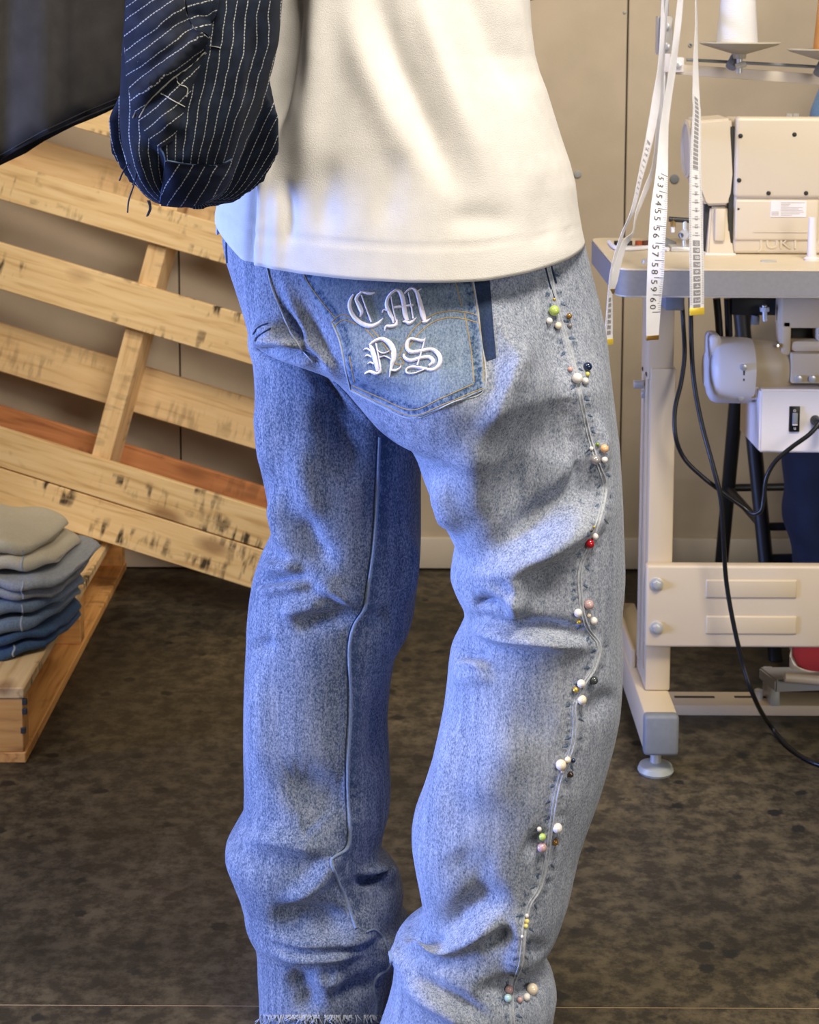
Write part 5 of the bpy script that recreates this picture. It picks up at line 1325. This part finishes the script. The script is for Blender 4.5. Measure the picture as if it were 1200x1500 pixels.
sub(ribbons('inseam', [[(u, v, 2.0) for u, v in ((536, 1366), (548, 1362), (560, 1372), (570, 1392), (574, 1408), (568, 1420), (553, 1430), (547, 1448), (551, 1468), (549, 1488))]], jb, 0.0030, bpy.data.materials['seam_denim'], None, n=5))
def puckers(path, sides, gap, seed):
    r = random.Random(seed); out = []; p = smooth_path([(a, b, 0) for a, b in path], 10); acc = 0; nxt = gap
    for a, b in zip(p, p[1:]):
        acc += (b - a).length
        if acc >= nxt:
            nxt = acc + gap * r.uniform(0.6, 1.5); d_ = (b - a).normalized(); n_ = Vector((-d_.y, d_.x, 0)) * r.choice(sides)
            k = r.uniform(6.5, 10); L_ = r.uniform(3, 6); c_ = b + n_ * k
            out.append([(c_.x - n_.x * L_ * .5 - d_.x * 2, c_.y - n_.y * L_ * .5 - d_.y * 2, r.uniform(1.2, 2.2)), (c_.x, c_.y, r.uniform(2.2, 3.8)), (c_.x + n_.x * L_ + d_.x * 3, c_.y + n_.y * L_ + d_.y * 3, 0.7)])
    return out
M_pucker = denim('unfaded_pucker', (0.02, 0.04, 0.09), (0.14, 0.19, 0.28), 0.8)
sub(ribbons('seam_puckers', puckers(SIDE[1:], (1, -1), 20, 4), jb, 0.0011, M_pucker, None, n=4, res=3), 'dark unfaded puckers along the seam')['kind'] = 'stuff'
sub(ribbons('seam_puckers', puckers(INSEAM[1:-3], (-1,), 15, 9), jb, 0.0011, M_pucker, None, n=4, res=3), 'dark unfaded puckers along the seam')['kind'] = 'stuff'
sub(ribbons('centre_seam', [[(u, v, 1.4) for u, v in ((390, 368), (392, 392), (400, 425), (412, 455), (426, 488), (442, 512), (458, 530))]], jb, 0.0022, M_thread_w, None, n=4))
sub(ribbons('front_edge_seam', [[(u, v, 1.3) for u, v in ((333, 338), (332, 365), (334, 395), (339, 420))]], jb, 0.0018, M_indigo, None, n=4))
sub(ribbons('far_pocket_edge', [[(u, v, 1.5) for u, v in ((374, 500), (377, 494), (386, 487), (397, 481))], [(u, v, 1.2) for u, v in ((371, 490), (376, 482), (384, 477), (393, 474))]], jb, 0.0018, M_indigo, None, n=4))
# frayed hem of the far leg
V, F = [], []
for k in range(150):
    u = 381 + rng.random() * 180; h, n_ = cast(jb, u, 1486)
    if h is None: continue
    a = h + n_ * 0.001; b = a + Vector((rng.uniform(-.008, .008), -rng.uniform(0, .004), -rng.uniform(.003, .014))); m_ = (a + b) / 2 + Vector((rng.uniform(-.003, .003), -.002, 0))
    v_, f_ = tube_vf([a, m_, b], 0.0006, n=4); o = len(V); V += v_; F += [tuple(i + o for i in q) for q in f_]
fr = py_obj('frayed_hem', V, F, M_seam, None); fr['kind'] = 'stuff'; sub(fr)
# ---- beads
def pearl(name, c, metal=0.0, rough=0.18):
    m = mat(name, c, rough, metal, coat=0.6); return m
PM = {'green': pearl('green_pearl', (0.42, 0.55, 0.13)), 'white': pearl('white_pearl', (0.72, 0.68, 0.66)), 'cream': pearl('cream_pearl', (0.74, 0.64, 0.50)), 'bronze': pearl('bronze_bead', (0.30, 0.15, 0.03), 0.4), 'grey': pearl('grey_pearl', (0.20, 0.18, 0.19)), 'gold': pearl('gold_bead', (0.62, 0.40, 0.06), 0.5), 'navy': pearl('navy_pearl', (0.006, 0.02, 0.07)), 'pink': pearl('pink_pearl', (0.68, 0.34, 0.32)), 'lime': pearl('lime_bead', (0.55, 0.50, 0.10)), 'dgreen': pearl('dark_green_bead', (0.16, 0.24, 0.02)), 'peach': pearl('peach_pearl', (0.78, 0.45, 0.24)), 'silver': pearl('silver_pearl', (0.38, 0.36, 0.37), 0.3), 'red': pearl('red_pearl', (0.38, 0.004, 0.012)), 'mauve': pearl('mauve_pearl', (0.46, 0.30, 0.30)), 'char': pearl('charcoal_pearl', (0.045, 0.055, 0.06)), 'brown': pearl('brown_bead', (0.035, 0.02, 0.012)), 'aqua': pearl('aqua_pearl', (0.42, 0.62, 0.66)), 'yellow': pearl('yellow_bead', (0.72, 0.62, 0.22))}
BE = [(812, 455, 8, 'green'), (805, 470, 5, 'white'), (818, 477, 5.3, 'cream'), (834, 463, 4.3, 'bronze'), (835, 477, 3.7, 'grey'), (812, 438.5, 2.3, 'gold'),
      (861, 537, 6.7, 'navy'), (835.5, 540.5, 3.7, 'pink'), (846, 554, 8.2, 'white'), (857.5, 558, 5.3, 'white'), (861, 548, 3.6, 'lime'),
      (866.5, 657, 3.3, 'white'), (875.5, 651, 3.0, 'dgreen'), (885.5, 657, 6.4, 'peach'), (872.5, 673.5, 7.5, 'silver'), (886, 673.5, 4.9, 'white'),
      (870.3, 772, 2.1, 'gold'), (867, 777.5, 2.1, 'brown'), (872, 786, 5.2, 'white'), (864, 796.5, 7.2, 'red'),
      (863, 886, 7.5, 'mauve'), (847, 898, 6.5, 'white'), (848, 911, 3.6, 'gold'), (863, 901.5, 3.5, 'cream'), (870, 909.5, 6, 'white'),
      (870, 996.5, 6.7, 'char'), (851.5, 1001.5, 6.6, 'white'), (843.5, 1010.5, 4.5, 'gold'), (852.5, 1025, 7.5, 'cream'),
      (822, 1120.5, 8.4, 'cream'), (832, 1113, 5, 'cream'), (840, 1114, 3.5, 'navy'), (836, 1134.5, 4.8, 'brown'), (824, 1130.5, 2.8, 'cream'),
      (790, 1214.5, 3.9, 'white'), (794.7, 1226, 5.6, 'green'), (794, 1241.5, 7.5, 'mauve'), (816.5, 1213, 8, 'white'), (813.3, 1233.5, 5.4, 'bronze'),
      (772, 1341.5, 3.2, 'white'), (772, 1349.5, 4.0, 'yellow'), (770.5, 1356.5, 3.8, 'yellow'), (765, 1372, 2.5, 'white'),
      (746, 1449.5, 6.6, 'mauve'), (744.3, 1462, 6.2, 'aqua'), (780, 1449, 9, 'cream'), (772, 1460.5, 5.8, 'white'), (762, 1464.5, 4.6, 'mauve')]
bm = bmesh.new(); bmesh.ops.create_uvsphere(bm, u_segments=20, v_segments=12, radius=1.0)
for f in bm.faces: f.smooth = True
bead_me = bpy.data.meshes.new('bead'); bm.to_mesh(bead_me); bm.free()
mes = {}
for u, v, r, c in BE:
    if c not in mes: mes[c] = bead_me.copy(); mes[c].materials.append(PM[c])
    h, n_ = cast(jb, u, v)
    if h is None: continue
    rr = r * h.y / FPX
    o = bpy.data.objects.new('bead', mes[c]); C.objects.link(o); o.parent = jeans
    d_ = (cam_pos - h).normalized()
    o.location = h + d_ * rr * 0.75; o.scale = (rr,) * 3
    o['label'] = PM[c].name.replace('_', ' ')

# ---- T-shirt
TY = 1.845
T_L = [(-420, 470), (-330, 430), (-200, 395), (-60, 385), (0, 372), (60, 366), (120, 355), (200, 340), (260, 328), (310, 317), (420, 315)]
T_R = [(-420, 700), (-330, 745), (-200, 772), (-60, 774), (0, 776), (40, 778), (80, 783), (105, 790), (130, 800), (165, 811), (200, 822), (235, 834), (265, 842), (300, 846), (335, 852), (352, 856), (420, 860)]
T_D = [(-420, .06), (-330, .10), (-200, .13), (0, .145), (200, .158), (420, .165)]
HEM = ([300, 318, 345, 369, 374, 400, 450, 520, 600, 650, 700, 760, 820, 856, 880], [318, 320, 342, 361, 363, 366, 372, 377, 380.5, 381, 380, 373, 362, 352, 350])
NT, NA = 150, 300
rows = []
for i in range(NT + 1):
    s = i / NT; pts = []
    for q in range(NA):
        a = 2 * math.pi * q / NA; ca, sa = math.cos(a), math.sin(a)
        x = math.copysign(abs(ca) ** (2 / 2.25), ca); y = math.copysign(abs(sa) ** (2 / 2.25), sa)
        uh = 587 + 269 * x
        hv_ = float(np.interp(uh, *HEM)) if y <= 0 else 345
        v = -420 + (hv_ + 420) * s
        ul = np.interp(v, *zip(*T_L)); ur = np.interp(v, *zip(*T_R)); dd = np.interp(v, *zip(*T_D))
        A = P(ul, v, TY); B = P(ur, v, TY); c = (A + B) / 2
        wav = 0.006 * math.sin(a * 7 + 0.6) * max(0, s - 0.55) if y > 0 else 0
        pts.append(c + Vector((x * ((B - A).length / 2), y * (dd + wav), 0)))
    rows.append(pts)
v_, f_ = loft_vf(rows, cap=False); f_.append(tuple(range(NA)))
tme = bpy.data.meshes.new('t_shirt'); tme.from_pydata([tuple(p) for p in v_], [], f_); tme.update()
bm = bmesh.new(); bm.from_mesh(tme); bmesh.ops.recalc_face_normals(bm, faces=bm.faces); bm.to_mesh(tme); bm.free()
if get_no(tme)[NA * 80 + 225][1] > 0: tme.flip_normals()
sculpt(tme, [
    ('r', [(418, -120), (416, 0), (408, 100), (396, 180), (380, 250)], -26, 17),
    ('r', [(440, -80), (438, 60), (436, 170)], -7, 14),
    ('r', [(470, -60), (462, 80), (452, 200), (446, 330)], 10, 24),
    ('r', [(540, -80), (570, 60), (610, 150), (650, 240), (690, 310)], -12, 22),
    ('r', [(600, -80), (628, 40), (665, 140), (700, 230), (720, 300)], 8, 20),
    ('r', [(500, -40), (530, 80), (580, 190), (620, 290)], 7, 26),
    ('r', [(660, -90), (700, 20), (730, 90), (770, 170)], -8, 20),
    ('r', [(720, -90), (750, 20), (790, 120), (815, 220)], 5, 22),
    ('r', [(640, 330), (690, 320), (770, 325)], -3, 18),
    ('r', [(560, 360), (570, 280), (600, 200)], -3, 20),
    ('r', [(480, 366), (476, 290), (490, 220)], -4, 18),
    ('s', [(386, 150), (383, 230), (378, 320), (371, 410), (368, 460)], -8, 9),
    ('r', [(398, 470), (402, 380), (404, 300), (398, 220)], 5, 14),
    ('r', [(420, 375), (424, 310), (418, 250)], -5, 9),
    ('r', [(790, 250), (800, 310), (800, 372)], -3, 18),
    ('e', [(374, 342), (450, 352), (520, 357), (600, 360), (650, 360), (700, 359), (760, 352), (820, 341), (850, 332)], -1.1, 2.2),
    ('e', [(318, 303), (345, 321), (370, 340)], -1.1, 2.2),
])
tee = link('t_shirt', tme, M_tee, smooth='all')
md = tee.modifiers.new('thick', 'SOLIDIFY'); md.thickness = 0.0025; md.offset = -1
part(tee, per)
# other sleeve and shoulders of the T-shirt
part(link('short_sleeve', remeshed([limb([shr + Vector((-0.07, 0, 0.0)), shr + Vector((0.0, 0.02, 0)), (shr + elbR) / 2 + Vector((0, 0, .0))], (0.085, 0.085, 0.08)), limb([neck + Vector((-0.19, -0.02, -0.07)), neck + Vector((0, 0, -0.045)), neck + Vector((0.17, 0.03, -0.07))], (0.075, 0.09, 0.075))], 0.006, 4), M_tee, smooth='all'), per)

# ---- striped patchwork sleeve, elbow bent
SYY = 1.63
S_rows = [(-330, 300, 470, 1.72, .08), (-200, 235, 440, 1.69, .082), (-80, 195, 425, 1.66, .085), (0, 187, 413, SYY, .088), (60, 183, 408, SYY, .09), (100, 181, 399, SYY, .09), (150, 179, 384, SYY, .09), (190, 180, 369, SYY, .088), (220, 184, 358, SYY, .084), (245, 191, 347, SYY + .004, .076), (265, 200, 338, SYY + .008, .068), (280, 210, 330, SYY + .012, .058), (290, 221, 320, SYY + .016, .046), (296, 230, 308, SYY + .02, .036), (300, 244, 292, SYY + .024, .022)]
sv = tube_from_rows(S_rows, 2.3)
fa = limb([P(285, 200, 1.66), (elbL + hanL) / 2 + Vector((0, 0, 0.01)), hanL + Vector((-0.02, -0.03, -0.005))], (0.085, 0.07, 0.052))
sme = remeshed([sv, fa], 0.0036, 6)
sculpt(sme, [
    ('s', [(305, -40), (300, 30), (298, 60), (245, 115), (200, 165), (190, 185)], 7, 12),
    ('r', [(192, 60), (240, 30), (290, -10)], 5, 14), ('r', [(188, 110), (230, 75), (285, 40)], 6, 12), ('r', [(195, 150), (240, 118), (290, 75)], 5, 9),
    ('r', [(300, 60), (290, 120), (265, 190), (255, 260)], -9, 14), ('r', [(330, 20), (345, 90), (335, 180), (310, 250)], 7, 18), ('r', [(380, 10), (375, 90), (350, 170)], -5, 12),
    ('r', [(230, 170), (262, 185), (275, 200)], 5, 12), ('r', [(215, 200), (235, 260), (238, 300)], -6, 10), ('r', [(195, 190), (210, 250), (222, 290)], 6, 10), ('r', [(250, 240), (290, 246), (338, 240)], -3, 6),
    ('r', [(300, 250), (330, 256), (345, 246)], 3, 8), ('r', [(285, 10), (300, 40)], -5, 10)])
sco = get_co(sme); suv = proj(sco)
at = sme.attributes.new('flat', 'FLOAT_VECTOR', 'POINT')
# stripe direction follows the arm: coordinate across the arm grows with the distance from its edges
ulv = np.interp(suv[:, 1], [r[0] for r in S_rows], [r[1] for r in S_rows]); urv = np.interp(suv[:, 1], [r[0] for r in S_rows], [r[2] for r in S_rows])
acr = (suv[:, 0] - ulv) / np.maximum(urv - ulv, 60)
at.data.foreach_set('vector', np.stack([acr * 0.17, suv[:, 1] * -0.00075, sco[:, 1] * 0 + np.where(get_no(sme)[:, 1] > 0.2, 0.01, 0)], 1).ravel())
M_str = pinstripe('navy_pinstripe', 1, 0, 0.0125, attr='flat')
slv = link('striped_sleeve', sme, M_str, smooth='all'); part(slv, per)
sb = bvh_of(sme)
def subs(o, label=None): o.parent = slv; (label and o.__setitem__('label', label)); return o
def z3(L): return [(x / 2.727, y / 2.727) for x, y in L]
M_str_d = pinstripe('navy_pinstripe_diagonal', 0.60, -0.80, 0.0120, attr='flat', base=(0.008, 0.010, 0.018))
M_str_d2 = pinstripe('navy_pinstripe_steep', 0.68, -0.73, 0.0115, attr='flat', base=(0.006, 0.008, 0.014))
M_str_l = pinstripe('navy_pinstripe_lower', 0.86, -0.5, 0.0125, attr='flat', base=(0.004, 0.006, 0.016))
subs(patch('fabric_patch', z3([(516, -10), (735, -10), (745, 60), (775, 110), (825, 150), (820, 205), (760, 255), (690, 300), (640, 345), (590, 400), (555, 470), (530, 400), (512, 300), (505, 150)]), sb, M_str_d, None, 0.0022, 4.5))
subs(patch('fabric_patch', z3([(825, 205), (785, 300), (745, 400), (720, 480), (690, 560), (640, 590), (590, 540), (555, 475), (600, 395), (700, 300), (760, 258)]), sb, M_str_d2, None, 0.0014, 4.5))
subs(patch('fabric_patch', z3([(740, -10), (880, -10), (868, 60), (840, 110), (828, 148), (785, 115), (752, 70)]), sb, pinstripe('navy_pinstripe_flat', 0.25, -0.97, 0.0125, attr='flat'), None, 0.0030, 4.5))
subs(patch('cuff_patch', z3([(665, 640), (760, 655), (860, 660), (920, 640), (930, 690), (880, 760), (800, 812), (720, 822), (645, 815), (650, 740)]), sb, M_str_l, None, 0.0020, 4.5))
M_fr = mat('frayed_thread', (0.40, 0.39, 0.36), 0.9); M_frd = mat('navy_thread', (0.02, 0.03, 0.06), 0.9)
def z3r(L, w): return [(x / 2.727, y / 2.727, w) for x, y in L]
subs(ribbons('frayed_edge', [z3r([(735, 0), (745, 60), (775, 110), (828, 150)], 1.3), z3r([(825, 210), (760, 262), (690, 308), (640, 352), (595, 402), (560, 470)], 1.6), z3r([(700, 295), (715, 335), (745, 350), (742, 385)], 1.3), z3r([(640, 370), (690, 400), (735, 425)], 1.3), z3r([(525, 300), (580, 215), (660, 130), (735, 60)], 1.2), z3r([(535, 470), (560, 420), (575, 440)], 1.0), z3r([(840, 185), (880, 190)], .7), z3r([(505, 190), (512, 260), (530, 350), (550, 450)], 1.2)], sb, 0.0026, M_fr, None, n=4))
subs(ribbons('seam_stitch', [z3r([(664, 655), (670, 710), (720, 735), (800, 742), (870, 720), (925, 670)], .8), z3r([(668, 640), (760, 655), (860, 660), (925, 635)], .7), z3r([(640, 590), (660, 640), (650, 740), (640, 810)], 1.2)], sb, 0.0016, mat('blue_thread', (0.06, 0.11, 0.2), 0.8), None, n=4))
V, F = [], []
for pts in ([(560, 590), (520, 640), (490, 690), (477, 722)], [(570, 600), (530, 630), (515, 660)], [(545, 690), (535, 740), (515, 800), (510, 850)], [(555, 640), (545, 700), (530, 740)], [(590, 800), (598, 830), (586, 865)], [(598, 800), (602, 835), (590, 862)], [(505, 175), (496, 190), (500, 215)], [(530, 545), (555, 552), (575, 548)]):
    q = [P(x / 2.727, y / 2.727, SYY - 0.05) for x, y in pts]
    h, n_ = cast(sb, pts[0][0] / 2.727, pts[0][1] / 2.727)
    if h is not None: q[0] = h; 
    v_, f_ = tube_vf(smooth_path(q, 4), 0.0008, n=5); o = len(V); V += v_; F += [tuple(i + o for i in w) for w in f_]
th = py_obj('loose_threads', V, F, M_frd, None); th['kind'] = 'stuff'; subs(th)

# ---- the person sewing, mostly hidden behind the machine
pw_ = thing('person', 'seated person in navy trousers and blue denim sleeve behind the sewing machine', 'person', (scx + 0.06, 3.3, 0))
hp = Vector((scx + 0.12, 3.36, SZ + 0.16)); nk = hp + Vector((0.12, -0.06, 0.50))
kn = [Vector((P(1205, 640, 3.06).x, 3.06, 0.58)), Vector((scx + 0.26, 3.02, 0.60))]
sh0 = [P(1200, 958, 2.93), P(1330, 958, 2.93)]
an = [Vector((P(1206, 900, 3.05).x, 3.05, 0.19)), Vector((scx + 0.24, 3.03, 0.19))]
ps_ = [limb([hp, hp + Vector((0, 0, .2)), nk + Vector((0, 0, -.1)), nk, nk + Vector((0, -.02, .09))], (.12, .115, .12, .07, .05))]
sh2 = [nk + Vector((-0.17, 0, -0.07)), nk + Vector((0.17, 0, -0.07))]
el = [P(1226, 190, 3.14), nk + Vector((0.24, -.12, -.3))]
hd = [Vector((el[0].x + .12, 3.02, TZ + .09)), Vector((scx + .3, 3.02, TZ + .09))]
for i in range(2):
    ps_ += [limb([sh2[i], (sh2[i] + el[i]) / 2, el[i], hd[i]], (.05, .045, .038, .026)), limb([hp + Vector((-.09 + .18 * i, -.02, -.04)), kn[i], an[i]], (.075, .055, .038)), limb([an[i] + Vector((0, 0, -.03)), an[i] + Vector((0, -.12, -.05))], (.034, .028))]
    ps_ += hand_parts(hd[i], (0.3 - .6 * i, -1, -.1), (0, 0, -1), 1 - 2 * i)
hc2 = nk + Vector((0, -.04, .2)); ps_ += head_parts(hc2, (0, -1, -.25))
part(link('body', remeshed(ps_, .007, 4), M_skin, smooth='all'), pw_)
part(link('hair', remeshed([ellipsoid_vf(hc2 + Vector((0, .025, .045)), (.092, .098, .1))], .01, 3), M_hair, smooth='all'), pw_)
def prow(rows, Y, hd_): return loft_vf([ring(v, a, b, Y, hd_, 28, 2.1) for v, a, b in rows])
t1 = prow([(560, 1165, 1300), (620, 1150, 1285), (665, 1145, 1270), (690, 1148, 1262), (720, 1152, 1255), (745, 1147, 1252), (765, 1148, 1250), (790, 1158, 1250), (810, 1163, 1250), (850, 1164, 1248), (905, 1166, 1246)], 3.04, .09)
t2 = limb([kn[0] + Vector((0.03, 0.02, -0.02)), (kn[0] + hp) / 2 + Vector((-.02, 0, 0)), hp + Vector((-.08, 0, -.04))], (.085, .09, .12))
t3 = limb([an[1], kn[1], (kn[1] + hp) / 2, hp + Vector((.08, 0, -.04))], (.075, .085, .095, .12))
part(link('trousers', remeshed([t1, t2, t3, limb([hp + Vector((0, 0, -.1)), hp + Vector((0, 0, .06))], (.13, .125))], .007, 5), M_navy, smooth='all'), pw_)
jk = [limb([hp + Vector((0, 0, .03)), hp + Vector((0, 0, .25)), nk + Vector((0, 0, -.1)), nk + Vector((0, 0, -.02))], (.15, .14, .14, .085))]
for i in range(2): jk.append(limb([sh2[i] + Vector((.05 - .1 * i, 0, 0)), sh2[i], (sh2[i] + el[i]) / 2, el[i], (el[i] + hd[i]) / 2], (.08, .075, .062, .052, .045)))
part(link('denim_jacket', remeshed(jk, .006, 4), M_blue_sleeve, smooth='all'), pw_)
zt = P(1190, 978, 2.95).z
for i, x in enumerate((P(1204, 960, 2.95).x, scx + 0.26)):
    u_, s_ = shoe((x, 3.03), (-0.15 if i == 0 else 0.05, -1), M_redshoe, M_sole, z=zt + 0.001 if i == 0 else 0.0, L=0.24)
    part(u_, pw_); s_.parent = u_
